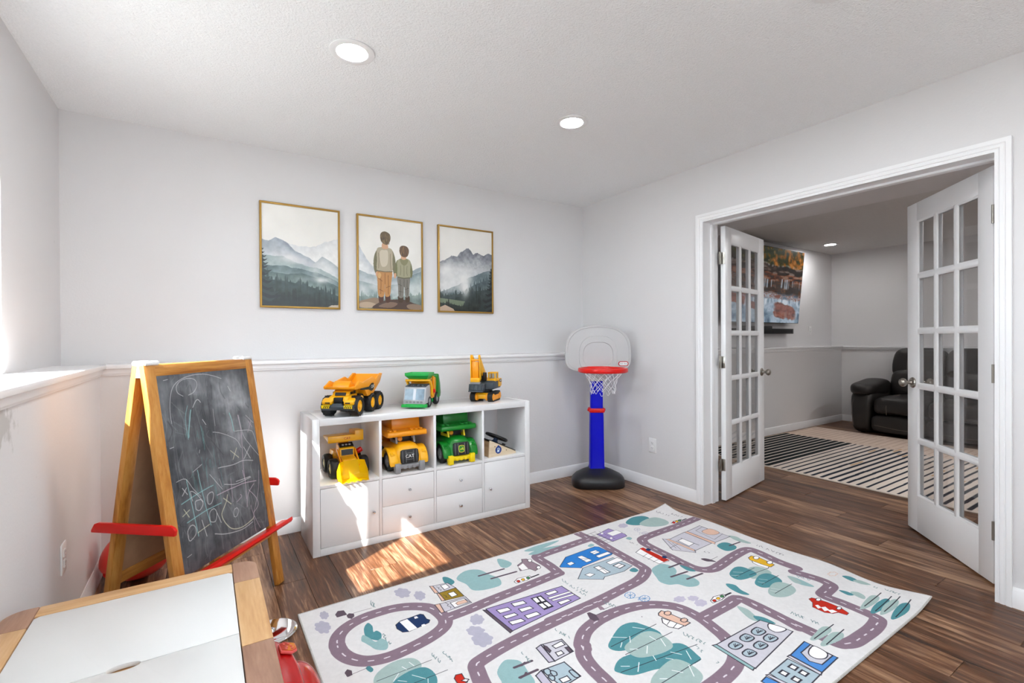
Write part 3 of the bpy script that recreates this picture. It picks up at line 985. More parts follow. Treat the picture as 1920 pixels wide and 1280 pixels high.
# ------------------------------------------------------------------ play rug
RUGC = ['#84707d', '#eceaea', '#4f8890', '#8eafb1', '#9fb3b0', '#aeabbb', '#9b8abb', '#2f78c2', '#a5b5bf', '#b92a1c', '#d9a92c', '#d8b3a0', '#20345c', '#8f7526', '#2c2a33', '#5a4d58', '#8f7b86', '#3f7a4c', '#4f80b5', '#b9b3c4', '#c3c0c9', '#4c84c6']
RUG = [["R",0,74,93,306,118,246,175,201,261,179,364,185,441,216,503,271,523,346,517,406,478,446,402,475,304,492,229,494,160,471,115,423,93,363],["r",0,74,535,383,638,380,782,366,960,356,1162,341,1184,330,1194,246,1194,140,1233,125,1401,119,1599,111,1620,137,1608,277,1598,435,1591,534,1568,573,1476,615,1334,632,1178,646,1033,651,893,653],["r",0,74,1194,650,1024,656,831,665,646,682,525,704,493,720,481,754,468,806,457,873],["r",0,74,1597,-1,1605,104],["r",0,74,2407,268,2187,276,1990,278,1876,287,1837,317,1820,375,1812,535,1805,662,1827,725,1876,751,1946,748,2100,725,2238,718,2265,757,2246,888,2248,984],["r",0,74,2196,1003,2219,1096,2217,1147,2195,1172,2105,1183,2078,1191,2073,1219,2079,1277,2074,1389,2053,1415,1971,1427,1873,1426,1797,1421,1754,1404,1738,1383,1735,1289,1729,1132,1733,1016],["r",0,74,1723,1253,1735,1135,1726,995,1637,991,1451,993],["r",0,74,888,866,900,838,974,783,1088,755,1210,758,1313,784,1388,831,1434,893,1442,987,1425,1068,1401,1139,1354,1205,1287,1242,1196,1258,1086,1263],["r",0,74,901,848,860,899,841,967,834,1044,821,1110],["f",5,0,111,81,110,86,108,91,105,94,102,95,100,101,97,105,94,106,90,102,88,96,84,98,81,96,79,90,78,84,79,78,77,73,76,67,76,61,78,56,81,53,81,46,83,40,86,36,90,37,93,41,96,36,100,35,103,38,105,45,106,51,109,54,111,58,112,64,112,70,110,75],["f",5,0,98,177,97,185,92,190,87,193,86,204,82,211,76,212,70,207,65,200,60,203,55,200,51,193,49,184,48,176,44,170,41,162,40,153,42,145,46,139,44,127,46,117,50,111,57,112,63,115,67,107,73,106,78,110,82,117,85,124,90,128,95,133,98,141,98,151,96,159,100,169],["f",5,0,477,101,472,107,466,110,465,120,461,128,454,130,447,127,441,120,435,124,428,123,423,117,421,109,420,100,415,95,412,88,411,80,413,72,417,66,415,56,416,46,420,39,428,39,435,41,440,33,447,30,453,33,458,40,462,47,468,49,473,54,477,61,477,69,476,78,480,86,483,95],["f",5,0,524,162,522,169,521,177,517,183,511,186,506,183,502,188,496,193,491,192,488,186,487,178,483,176,480,172,479,166,479,159,481,152,481,145,480,137,482,130,486,124,492,122,495,115,499,107,505,104,510,107,513,113,518,112,523,113,526,117,527,124,527,131,530,136,532,142,533,149,530,157],["f",5,0,659,482,656,488,651,492,645,494,640,496,636,501,630,504,625,503,621,498,617,496,610,497,605,493,604,486,607,478,607,472,605,466,606,459,609,454,614,449,617,444,620,438,625,432,630,430,636,432,641,431,648,427,654,427,658,432,658,441,660,446,665,450,666,456,664,463,661,469,659,475],["f",5,0,663,485,658,490,652,491,648,495,644,501,638,504,633,502,629,498,624,497,620,496,616,493,613,489,613,483,610,478,607,473,605,467,608,460,613,456,615,450,617,442,621,437,627,436,633,437,637,436,642,433,648,434,652,437,654,442,658,444,664,447,667,451,667,458,664,465,664,471,665,478],["f",5,0,621,556,616,559,614,564,611,570,605,574,598,574,592,569,586,570,579,571,572,568,569,561,567,554,563,549,559,544,557,537,558,531,561,526,561,519,561,512,563,505,569,503,577,504,582,500,588,495,595,495,601,500,605,508,611,510,617,513,621,519,623,525,622,532,625,538,628,545,628,552],["f",5,0,621,621,616,625,613,633,608,640,601,644,593,642,586,639,578,645,569,645,563,640,560,630,558,622,551,618,547,611,547,603,550,595,552,588,551,580,553,571,557,564,565,561,573,560,578,551,586,546,595,547,601,555,606,562,615,562,621,567,625,575,625,584,625,592,629,599,631,607,629,616],["f",19,0,1943,96,1940,102,1934,106,1927,107,1921,106,1915,107,1909,108,1902,108,1897,106,1894,102,1890,99,1883,97,1879,92,1879,86,1885,80,1886,75,1885,69,1889,64,1895,60,1902,59,1908,56,1913,52,1919,50,1926,50,1931,52,1937,53,1945,52,1951,54,1954,59,1952,66,1953,71,1957,76,1956,82,1952,87,1946,91],["f",19,0,1518,860,1512,862,1505,862,1500,863,1495,865,1489,866,1484,864,1480,862,1475,860,1470,859,1465,857,1462,853,1463,849,1463,845,1458,841,1458,836,1462,833,1469,831,1473,828,1476,824,1481,822,1486,822,1492,823,1497,823,1503,822,1509,822,1514,825,1515,829,1518,833,1525,835,1528,839,1526,844,1521,847,1519,851,1518,855],["f",19,0,1573,887,1568,888,1564,889,1561,892,1556,893,1551,893,1546,891,1542,888,1535,889,1530,887,1527,883,1527,879,1527,876,1523,872,1522,869,1524,866,1527,863,1530,861,1531,857,1534,854,1538,852,1544,853,1549,855,1554,852,1560,852,1565,855,1568,859,1570,862,1575,864,1578,868,1579,871,1578,875,1576,878,1578,881,1577,885],["f",19,0,1569,931,1566,935,1561,938,1555,939,1549,938,1543,938,1536,940,1529,940,1524,937,1523,932,1518,929,1512,926,1509,922,1511,917,1515,913,1516,909,1516,905,1519,901,1523,898,1529,897,1534,895,1539,891,1546,889,1552,890,1557,895,1563,896,1571,897,1576,900,1577,905,1576,910,1578,913,1580,917,1580,922,1577,926,1572,928],["f",4,0,155,583,187,550,247,531,306,546,327,584,316,620,254,628,187,649,151,626],["f",2,0,207,637,264,614,322,618,346,653,344,707,314,738,240,721,196,680],["L",14,3,160,597,367,599],["L",14,3,201,677,394,682],["L",1,4,261,574,270,597],["L",1,4,292,565,300,595],["L",1,4,239,601,209,631],["L",1,4,276,636,309,680],["L",1,4,224,635,248,657],["L",1,4,316,685,304,716],["f",2,0,212,262,237,232,246,266,238,307,252,307,261,339,244,376,219,355,202,323],["f",3,0,180,338,196,305,214,343,226,377,251,368,265,402,256,437,240,447,212,425,200,393,190,366],["f",3,0,719,102,791,54,858,80,881,157,900,220,874,276,818,279,764,266,734,238,735,177],["f",3,0,1001,32,1031,62,1041,117,997,144,971,118],["f",2,0,667,50,690,66,699,121,670,142,652,107],["L",15,12,826,138,971,145],["L",15,12,865,197,1009,206],["f",3,0,540,792,591,755,623,767,643,796,634,854,625,908,582,942,512,897,527,844],["L",15,11,603,806,678,811],["L",15,11,591,860,667,862],["L",15,9,606,808,633,811,652,805],["L",15,9,593,864,614,861,625,852],["f",3,0,1607,581,1673,562,1712,573,1726,622,1703,662,1664,689,1712,709,1715,768,1698,801,1660,813,1617,792,1599,752,1557,730,1544,689,1565,647],["L",15,12,1703,613,1790,616],["L",15,12,1630,684,1743,694],["L",15,12,1678,743,1790,749],["f",2,0,1772,628,1788,663,1786,716,1757,697,1759,656],["f",2,0,1510,523,1547,514,1546,547,1515,550],["f",3,0,1788,229,1818,224,1819,249,1790,258],["f",2,0,1974,50,2067,13,2148,30,2160,84,2076,127,2010,131,1965,92],["f",4,0,2030,116,2120,88,2202,96,2224,157,2203,211,2140,226,2065,199,2028,162],["f",2,0,2145,597,2210,584,2240,607,2232,662,2181,680,2130,661],["L",15,10,2209,632,2305,637],["f",4,0,2332,547,2358,580,2348,622,2344,683,2320,674,2307,612],["f",4,0,2036,850,2090,859,2109,898,2088,944,2018,945,1953,924,1973,892],["f",2,0,1908,826,1984,804,2026,820,2032,872,2014,908,1946,909,1889,894,1880,860],["f",2,0,1934,945,2017,921,2070,935,2073,981,2041,1021,1966,1020,1916,1002,1907,970],["f",4,0,1910,1024,1989,1003,2037,1018,2047,1062,2012,1101,1936,1106,1884,1082,1876,1051],["L",14,4,1905,864,2068,862],["L",14,4,1973,892,2126,904],["L",14,4,1934,978,2091,975],["L",14,4,1906,1057,2061,1055],["L",1,3,1936,827,1973,857],["L",1,3,1896,842,1925,867],["L",1,3,1976,940,2002,968],["L",1,3,1945,952,1959,978],["L",1,3,1938,1022,1959,1051],["L",1,3,1913,1031,1930,1053],["f",2,0,974,914,1012,885,1110,842,1175,849,1200,886,1217,961,1165,993,1050,972,988,949],["f",2,0,903,1015,957,987,1028,992,1115,1023,1200,1035,1234,1066,1224,1128,1206,1157,1116,1146,1037,1102,939,1076,904,1038],["f",4,0,1020,953,1081,930,1162,921,1203,948,1209,1004,1190,1046,1142,1054,1069,1040,1020,1012],["f",4,0,971,1126,1032,1106,1105,1095,1142,1109,1157,1157,1140,1215,1069,1232,977,1199,941,1162],["L",14,4,983,915,1248,912],["L",14,4,996,979,1259,985],["L",14,4,910,1039,1275,1091],["L",14,4,985,1156,1212,1153],["L",1,5,1028,872,1077,908],["L",1,5,1149,873,1182,909],["L",1,5,1038,920,1012,938],["L",1,5,1093,909,1066,938],["L",1,5,1160,953,1162,983],["L",1,5,1105,990,1069,1019],["L",1,5,1185,988,1164,1029],["L",1,5,1034,966,1059,982],["L",1,5,1005,1038,964,1070],["L",1,5,934,1016,960,1033],["L",1,5,1078,1041,1066,1066],["L",1,5,1151,1064,1174,1096],["L",1,5,1207,1092,1181,1133],["L",1,5,1107,1077,1124,1096],["L",1,5,1072,1133,1095,1162],["L",1,5,1145,1150,1112,1196],["L",1,5,1001,1138,1022,1152],["f",4,0,2091,1333,2172,1319,2259,1314,2278,1338,2225,1353,2131,1350,2093,1341],["f",2,0,2104,1369,2185,1356,2272,1359,2280,1379,2197,1393,2099,1384],["f",4,0,2121,1398,2209,1381,2296,1385,2303,1405,2238,1419,2154,1415,2115,1407],["f",2,0,2125,1436,2212,1421,2288,1421,2310,1443,2244,1460,2157,1456,2113,1447],["f",4,0,1680,1319,1734,1312,1804,1306,1832,1324,1804,1342,1733,1342,1683,1332],["f",4,0,1678,1358,1733,1349,1802,1348,1832,1372,1794,1389,1725,1382,1676,1371],["L",14,6,2130,1335,2321,1330],["L",14,6,2125,1378,2320,1371],["L",14,6,2153,1401,2343,1396],["L",14,6,2145,1445,2346,1435],["L",14,6,1696,1326,1864,1323],["L",14,6,1696,1370,1861,1363],["f",3,0,2125,1005,2142,1040,2130,1124,2105,1113,2091,1065],["f",2,0,2348,1157,2376,1181,2364,1221,2334,1207],["f",4,0,2343,1207,2377,1224,2372,1272,2342,1246],["f",2,0,2186,1210,2205,1233,2202,1268,2174,1254],["f",4,0,2216,1246,2242,1268,2229,1301,2196,1310,2195,1278],["f",2,0,1797,878,1823,909,1805,951,1798,998,1770,973,1772,916],["f",4,0,1658,1022,1674,1061,1656,1105,1634,1139,1612,1120,1625,1074],["f",2,0,1647,1105,1673,1138,1670,1189,1643,1160,1630,1131],["f",2,0,1507,521,1544,513,1543,545,1510,545],["f",3,0,1182,29,1291,13,1434,26,1364,49,1235,63],["f",3,0,1177,78,1277,59,1405,88,1299,95,1216,103],["f",3,0,1527,179,1563,169,1565,194,1530,199],["f",2,0,148,510,163,505,170,531,157,541],["f",4,0,2124,1003,2132,1042,2107,1080,2086,1056],["F",15,0,135,92,151,68,175,77,179,120,137,118],["F",15,0,175,125,188,114,206,128,202,151,187,163,175,148],["L",15,3,205,122,282,126],["F",15,0,77,492,90,478,102,494,98,519,80,520],["L",15,3,99,513,154,510],["F",15,0,1061,691,1076,692,1085,721,1073,758,1047,752,1043,729],["L",14,3,1080,723,1149,723],["F",16,0,1135,677,1153,687,1149,712,1126,708],["L",14,3,1138,710,1207,708],["f",15,0,1927,645,1951,654,1966,684,1965,713,1947,697,1926,677],["L",15,4,1962,681,2025,678],["O",12,3,330,312,356,295,391,294,448,291,458,303,457,342,466,358,454,374,402,382,361,387,337,376,325,341],["F",1,0,352,299,387,297,399,383,362,386],["F",1,0,417,299,429,299,431,315,415,315],["F",1,0,421,371,435,371,437,386,419,387],["O",16,3,1053,153,1096,134,1112,105,1136,117,1140,144,1151,218,1141,239,1097,255,1086,221,1031,212],["F",1,0,1047,168,1091,150,1080,217,1045,212],["O",1,3,1150,150,1143,157,1134,160,1128,156,1126,149,1129,139,1136,131,1144,128,1151,130,1154,137,1153,146],["O",1,3,1143,240,1135,246,1127,248,1121,245,1119,238,1122,229,1128,222,1137,218,1144,220,1147,227,1145,236],["O",9,3,395,736,408,722,429,728,426,760,436,767,425,779,397,776,393,758],["O",1,3,410,759,428,758,437,770,423,776],["O",1,3,1691,393,1757,372,1763,405,1766,565,1691,559],["F",9,0,1748,373,1776,372,1775,462,1773,560,1729,558,1739,446],["f",12,0,1774,395,1793,398,1790,419,1771,424,1762,413],["f",12,0,1776,508,1794,511,1791,531,1773,535,1764,524],["L",14,3,1731,440,1684,451],["L",14,3,1730,481,1683,489],["L",14,3,1729,521,1684,524],["O",1,3,2149,798,2116,828,2110,862,2121,906,2160,895],["O",10,3,2153,780,2190,774,2205,808,2200,857,2191,903,2148,906,2139,856,2135,801],["O",1,3,2203,813,2189,818,2176,818,2167,813,2166,805,2173,797,2185,791,2199,789,2210,793,2213,801,2208,809],["O",1,3,2210,883,2197,888,2184,887,2175,883,2174,875,2181,867,2193,862,2207,861,2217,865,2220,872,2215,880],["O",9,2,1988,1168,2010,1171,2019,1188,2029,1230,2029,1282,2012,1322,1988,1324,1978,1295,1949,1285,1928,1262,1930,1213,1968,1195],["F",1,0,1956,1211,1971,1216,1959,1236,1937,1232],["F",1,0,1961,1233,1982,1242,1967,1265,1940,1257],["F",1,0,1960,1260,1982,1270,1982,1290,1949,1281],["O",1,3,2029,1202,2020,1205,2009,1204,2003,1200,2001,1195,2006,1190,2016,1186,2026,1186,2034,1190,2037,1195,2033,1200],["O",1,3,2029,1287,2019,1289,2010,1288,2003,1285,2002,1279,2007,1275,2016,1272,2026,1272,2034,1275,2036,1280,2032,1285],["O",1,4,1303,896,1279,922,1276,956,1299,986,1346,986],["O",11,4,1321,864,1348,857,1357,877,1377,987,1338,989,1325,947,1311,895,1307,877],["O",11,4,1368,895,1358,900,1347,900,1339,895,1336,887,1340,879,1349,873,1360,872,1370,876,1374,883,1372,891],["O",11,4,1384,968,1374,972,1363,972,1355,967,1352,960,1356,952,1365,947,1376,946,1385,950,1389,957,1387,965],["L",14,4,1283,940,1319,927],["L",14,4,1287,968,1324,957],["O",1,3,943,287,975,268,1043,279,1042,299,1008,310,944,306],["O",9,2,973,300,967,304,961,306,957,303,955,297,956,291,961,285,967,283,972,285,975,290,974,297],["O",10,2,1001,299,996,303,990,305,985,302,983,296,985,290,989,284,995,282,1001,284,1004,289,1003,296],["O",17,2,1032,299,1027,304,1020,305,1016,302,1014,297,1015,290,1020,285,1026,282,1032,284,1035,289,1034,296],["O",1,3,1598,929,1641,915,1698,927,1696,944,1651,952,1589,947],["O",9,2,1623,943,1616,946,1608,946,1603,943,1602,939,1606,934,1612,930,1620,929,1625,932,1628,936,1625,941],["O",10,2,1654,942,1647,945,1640,945,1635,942,1633,937,1637,932,1644,929,1651,928,1657,930,1659,934,1657,940],["O",17,2,1685,941,1678,944,1670,944,1665,941,1664,936,1668,931,1675,928,1683,927,1689,929,1691,934,1688,939],["O",1,3,2207,223,2255,207,2317,218,2304,236,2228,243],["O",9,2,2240,232,2230,237,2221,239,2215,236,2215,230,2221,222,2230,216,2240,213,2247,215,2248,221,2244,228],["O",10,2,2271,231,2261,237,2252,238,2246,235,2246,229,2252,221,2261,215,2271,212,2278,214,2279,220,2275,228],["O",17,2,2301,230,2291,235,2282,237,2276,234,2276,228,2282,220,2291,214,2301,211,2308,213,2310,219,2305,226],["L",14,9,1040,297,1087,294],["L",14,9,1696,938,1737,939],["L",14,9,2308,232,2350,230],["K",18,3,1348,705,1338,712,1327,715,1316,715,1307,711,1301,704,1300,696,1302,686,1309,678,1319,672,1330,669,1341,670,1350,674,1355,681,1356,690,1353,700],["L",18,2,1308,679,1348,705],["L",18,2,1328,669,1327,715],["L",18,2,1349,673,1307,711],["L",18,2,1356,689,1300,696],["K",18,3,1383,763,1373,769,1362,772,1351,771,1343,767,1337,761,1335,753,1338,744,1345,736,1355,730,1366,727,1377,728,1386,733,1391,740,1392,748,1388,757],["L",18,2,1344,737,1383,763],["L",18,2,1364,728,1362,772],["L",18,2,1384,732,1343,767],["L",18,2,1392,747,1335,753],["L",18,3,1328,692,1309,714,1349,729,1363,750,1327,743,1349,729],["K",5,3,1963,182,1955,188,1946,191,1937,191,1929,188,1925,183,1924,176,1927,168,1933,161,1942,155,1951,152,1960,153,1967,156,1971,162,1972,170,1968,177],["L",5,2,1932,162,1963,182],["L",5,2,1950,153,1946,191],["L",5,2,1966,156,1929,188],["L",5,2,1972,168,1924,176],["K",5,3,1957,249,1949,254,1940,257,1931,257,1924,254,1920,248,1919,241,1922,234,1928,227,1936,222,1945,220,1954,220,1961,223,1965,229,1965,236,1962,244],["L",5,2,1927,228,1957,249],["L",5,2,1944,220,1940,257],["L",5,2,1960,223,1924,254],["L",5,2,1965,235,1919,241],["L",5,3,1948,172,1917,204,1929,212,1942,238,1897,234,1929,212],["O",6,4,706,417,1114,450,1118,584,718,619],["O",15,3,691,415,706,427,720,620,703,625],["O",1,4,741,450,796,460,798,488,742,482],["O",1,4,825,442,885,453,885,481,823,473],["O",1,4,741,506,797,513,802,536,742,532],["O",1,4,828,497,884,507,888,531,826,527],["O",1,4,739,554,798,564,803,591,740,583],["O",1,4,822,554,884,559,887,587,820,583],["O",1,4,1005,457,1065,461,1064,484,1008,483],["O",1,4,1008,550,1064,554,1070,574,1006,577],["O",14,3,925,457,978,463,971,569,920,568],["F",1,0,931,464,951,466,945,504,926,504],["F",1,0,959,468,971,470,970,509,951,508],["F",1,0,926,519,945,520,943,557,925,557],["F",1,0,952,519,969,523,969,558,951,559],["O",1,3,992,495,1116,506,1117,521,992,512],["O",1,3,994,519,1115,532,1115,547,996,533],["O",7,3,1231,289,1330,219,1554,208,1571,224,1577,331,1555,341,1331,355,1315,363,1229,297],["O",1,3,1284,281,1320,278,1321,305,1283,310],["O",1,3,1381,253,1414,254,1423,330,1381,331],["O",1,3,1479,245,1526,245,1527,281,1480,283],["O",1,3,1475,300,1566,298,1570,326,1474,328],["O",8,3,1224,441,1321,367,1540,368,1557,494,1476,513,1352,500,1328,515],["O",1,3,1281,428,1316,426,1330,452,1290,460],["O",1,4,1375,393,1412,395,1411,479,1374,477],["O",1,5,1471,437,1518,431,1528,471,1479,479],["O",1,3,1468,389,1559,380,1567,424,1468,420],["L",14,4,1361,429,1418,430],["L",14,4,1405,403,1392,478],["L",14,4,1475,459,1522,452],["L",14,4,1374,278,1420,299],["L",14,4,1370,305,1427,303],["L",14,4,1482,264,1526,264],["O",11,3,576,93,592,101,591,176,571,169],["O",20,3,590,100,664,113,677,178,588,177],["O",13,3,582,177,677,178,677,268,576,253],["O",11,3,578,174,589,181,587,254,570,249],["O",20,3,552,265,679,275,679,337,543,338],["O",11,3,530,259,554,264,544,336,527,338],["O",1,3,623,118,653,118,655,157,622,166],["O",1,3,622,203,654,203,655,242,623,244],["O",1,3,596,283,668,285,674,328,595,331],["O",11,2,615,301,630,294,668,296,668,324,617,320],["L",14,3,603,117,610,134,601,141,610,159,602,165],["L",14,3,579,271,584,291,574,299,584,318,578,327],["L",14,3,598,205,607,222,601,230,610,241],["O",20,4,763,754,854,772,844,856,749,861],["O",19,4,735,761,763,754,749,861,725,855],["O",1,4,795,784,845,780,843,807,797,805],["O",1,4,781,822,808,826,806,846,776,846],["O",15,3,770,759,777,776,775,806,762,813,761,782],["O",15,3,830,819,847,822,842,854,826,855],["O",8,4,677,872,776,883,778,975,689,982],["O",19,4,644,884,677,872,667,979,635,971],["O",1,4,703,943,738,946,736,970,701,967],["o",8,4,686,877,704,879,701,904,680,904],["o",8,4,704,893,717,908,710,924,695,917],["o",8,4,680,911,697,922,690,937,677,935],["o",8,4,758,934,773,934,774,973,756,967],["O",20,4,1338,1133,1638,1137,1656,1179,1674,1256,1332,1295],["O",3,4,1320,1127,1339,1133,1334,1292,1315,1295],["o",1,4,1634,1175,1651,1176,1670,1229,1639,1233,1610,1219,1610,1194],["o",8,5,1536,1161,1578,1158,1583,1194,1539,1196,1522,1178],["L",14,5,1557,1168,1543,1182,1576,1185],["L",14,4,1568,1169,1549,1182,1572,1180],["o",8,5,1458,1159,1498,1157,1503,1192,1462,1194,1445,1176],["L",14,5,1478,1166,1465,1180,1497,1183],["L",14,4,1488,1168,1471,1180,1493,1177],["o",8,5,1535,1212,1575,1210,1580,1245,1538,1246,1521,1229],["L",14,5,1555,1219,1541,1233,1574,1236],["L",14,4,1565,1221,1547,1232,1570,1231],["o",8,5,1376,1162,1414,1160,1420,1194,1381,1196,1364,1179],["L",14,5,1396,1169,1383,1183,1414,1185],["L",14,4,1405,1170,1389,1182,1410,1180],["o",8,5,1458,1216,1497,1214,1503,1247,1462,1249,1445,1232],["L",14,5,1478,1223,1465,1236,1497,1239],["L",14,4,1488,1224,1471,1236,1493,1234],["o",8,5,1378,1218,1415,1217,1422,1249,1383,1250,1367,1234],["L",14,5,1398,1225,1386,1238,1416,1241],["L",14,4,1407,1227,1391,1237,1412,1236],["O",21,4,1514,1325,1645,1313,1647,1432,1511,1438],["O",20,4,1496,1323,1512,1324,1511,1438,1493,1442],["O",20,4,1563,1340,1644,1336,1644,1416,1556,1418,1537,1383],["o",1,4,1589,1356,1636,1345,1650,1358,1642,1398,1605,1408,1576,1392,1572,1373],["O",8,4,1350,1336,1486,1330,1494,1440,1341,1450],["O",1,6,1440,1355,1467,1354,1469,1377,1442,1379],["O",1,6,1380,1353,1406,1352,1409,1375,1382,1377],["O",1,6,1440,1392,1466,1391,1468,1414,1441,1415],["O",1,6,1384,1394,1410,1393,1412,1416,1386,1417],["O",20,4,1330,1333,1343,1338,1356,1411,1335,1408],["O",21,4,1286,1342,1324,1338,1338,1410,1291,1418],["O",6,3,1679,91,1807,60,1831,179,1819,208,1688,218],["O",1,2,1743,108,1832,103,1833,155,1745,160],["f",1,0,1715,90,1732,83,1729,99,1711,105],["f",1,0,1710,173,1727,167,1724,182,1707,187],["L",14,3,1626,56,1627,212],["L",14,3,1658,57,1660,206],["L",14,3,1691,59,1694,200],["L",14,3,1725,60,1728,195],["L",14,3,1629,58,1705,50],["L",14,3,1629,91,1705,83],["L",14,3,1630,122,1704,115],["L",14,3,1630,153,1704,147],["L",14,3,1630,184,1703,178],["L",14,3,1630,214,1703,209],["O",20,3,1964,353,1980,372,1988,567,1968,582,1888,487],["O",20,3,1994,381,2157,363,2152,556,1984,565],["O",11,2,1975,369,1995,377,1996,558,1977,567],["O",11,2,2157,363,2181,365,2182,560,2156,574],["O",20,3,2181,365,2323,351,2329,561,2182,560],["O",20,2,2234,388,2320,373,2329,511,2213,533],["o",11,2,2255,419,2315,411,2341,432,2332,487,2281,493,2247,465],["O",1,3,2020,422,2067,418,2067,500,2010,508],["L",14,6,2065,407,2068,531],["L",14,5,2005,420,2004,512],["L",14,2,1963,392,1926,482],["L",14,2,1965,425,1933,509],["L",14,2,1894,462,1982,451],["l",2,3,300,64,290,112,303,79,293,126,307,94,297,140,311,108,300,154,314,122],["l",2,3,267,324,262,350,268,340,263,365,269,355,264,380,269,371,264,395,270,386,265,410,271,401,266,424,271,415,266,439],["l",2,3,392,534,389,546,397,533,394,545],["l",2,3,386,564,378,592,388,577,380,605,391,591,383,619,393,605,385,632,395,618,387,645],["l",2,3,428,580,422,603,429,598,424,621,431,616,426,639,433,634,427,657,435,652],["l",2,3,1162,395,1145,428,1161,419,1145,451,1161,443,1145,475,1161,467,1145,498,1160,490,1144,521,1160,513,1144,543,1160,536,1144,565,1160,558,1144,586],["l",2,3,1177,483,1163,511,1180,501,1166,529,1183,520,1168,547,1186,538,1171,565,1189,556],["l",2,3,1196,663,1180,689,1200,677,1184,702,1204,691,1188,716,1208,704,1192,729],["l",2,3,877,703,867,724,880,717,870,737,882,730,873,751,885,744,875,764,888,757,878,777,890,771,881,790],["l",2,3,677,749,669,769,677,764,669,784,677,779,668,799,677,794,668,814,677,809],["l",2,3,1298,1011,1281,1033,1301,1026,1284,1048,1305,1042,1288,1063,1308,1057,1291,1078,1311,1072,1294,1093,1314,1087,1298,1107,1318,1101],["l",2,3,1266,1092,1248,1114,1265,1110,1247,1131,1263,1128,1245,1149,1262,1145,1244,1166,1260,1162,1243,1182,1259,1179,1241,1199,1257,1195],["l",2,3,1817,1168,1795,1185,1818,1180,1797,1197,1819,1192,1798,1209,1820,1205,1799,1221,1821,1217,1801,1233,1823,1229],["l",2,3,1824,1254,1807,1269,1826,1267,1808,1281,1827,1279,1810,1293],["l",2,3,2173,1024,2154,1042,2176,1038,2157,1056,2180,1053,2160,1070,2183,1067,2164,1084,2186,1081],["l",15,3,2304,26,2283,58,2308,51,2288,82,2313,76,2293,107,2318,100,2298,131,2323,124],["l",15,3,2358,94,2335,124,2360,117,2338,147,2362,140,2340,169,2364,162,2342,191,2366,184],["l",15,3,2355,699,2333,722,2355,719,2333,741,2355,738,2333,760,2354,758,2333,779,2354,777,2333,798,2354,796,2333,817,2354,814,2333,835,2354,833,2333,853,2354,851,2333,871,2354,869,2333,888],["l",15,3,2030,598,2016,616,2035,609,2020,627,2039,621],["l",15,3,1773,274,1763,293,1776,291,1766,311,1779,309,1769,328,1782,326,1772,345],["l",2,3,2370,1289,2352,1300,2369,1299,2351,1311],["l",2,3,2377,1326,2360,1339,2377,1339,2360,1351,2377,1351,2360,1363,2377,1364,2360,1375,2377,1376,2360,1387,2376,1388,2360,1399],["l",2,3,1260,1080,1253,1089,1265,1083],["l",15,3,1241,842,1238,845,1241,842],["K",11,3,2356,1135,2346,1134,2338,1133,2330,1136,2321,1134,2318,1129,2311,1126,2304,1122,2308,1117,2312,1114,2311,1108,2318,1106,2328,1107,2335,1106,2344,1105,2350,1110,2354,1114,2363,1117,2364,1122,2358,1125,2358,1130]]
rc = Canvas(2.424, 1.485, 800, '#d8d6d6')
nz = (fract((rc.h, rc.w), 200, 5, 3) - .5)[..., None] * .05 + (fract((rc.h, rc.w), 14, 6, 3) - .5)[..., None] * .03
def catm(fl, closed):
    p = [(fl[i] / 1000, fl[i + 1] / 1000) for i in range(0, len(fl), 2)]
    return p, smooth(p, 5, closed)
dash = []
srg = np.random.RandomState(21)
for k, c, wd, *p in RUG:
    raw, sm = catm(p, k in 'fRoK')
    col = RUGC[c]
    wd /= 1000
    if k in 'rR':
        ln = sm + ([sm[0]] if k == 'R' else [])
        rc.stroke(ln, .062, col)
        dash.append(ln)
for ln in dash:
    acc, on = 0.0, []
    q = [ln[0]]
    for a, b in zip(ln[:-1], ln[1:]):
        L0 = math.dist(a, b)
        m_ = max(1, int(L0 / .006))
        for j in range(1, m_ + 1):
            pt = (a[0] + (b[0] - a[0]) * j / m_, a[1] + (b[1] - a[1]) * j / m_)
            ph = (acc + L0 * j / m_) % .062
            if ph < .031:
                on.append(pt)
            elif on:
                if len(on) > 1:
                    rc.stroke(on, .0052, '#d6d0d5')
                on = []
        acc += L0
for k, c, wd, *p in RUG:
    if k in 'rR':
        continue
    raw, sm = catm(p, k in 'fRoK')
    col = RUGC[c]
    wd = max(wd * (.62 if k == 'L' and wd < 9 else 1), 2.0) / 1000
    if k in 'FO':
        rc.fill(raw, col)
    if k in 'fo':
        rc.fill(sm, col)
    if k == 'O':
        rc.stroke(raw + [raw[0]], wd, '#33303a')
    if k == 'o':
        rc.stroke(sm + [sm[0]], wd, '#33303a')
    if k == 'L':
        rc.stroke(raw, wd, col)
    if k == 'l':
        for a, b in zip(raw[:-1], raw[1:]):                # loose pen ticks, some of them skipped
            if srg.rand() < .72:
                mx_, my_ = (a[0] + b[0]) / 2 + (srg.rand() - .5) * .016, (a[1] + b[1]) / 2 + (srg.rand() - .5) * .016
                rc.stroke(smooth([a, (mx_, my_), (b[0] * .8 + a[0] * .2, b[1] * .8 + a[1] * .2)], 4), .0026, '#74898c' if col != '#5a4d58' else '#77727a')
    if k == 'K':
        rc.stroke(sm + [sm[0]], wd, col)
rc.a = rc.a * (1 + nz)
RUGM = printmat('play_rug_print', rc, 'xy', .9, origin=(0, -1.485), bump=.35, spec=.15)
rug = thing('play_rug', 'cream play rug printed with mauve roads, houses, trees and cars on the floor', 'rug', (.336, 2.275, 0), rz=math.radians(.35))
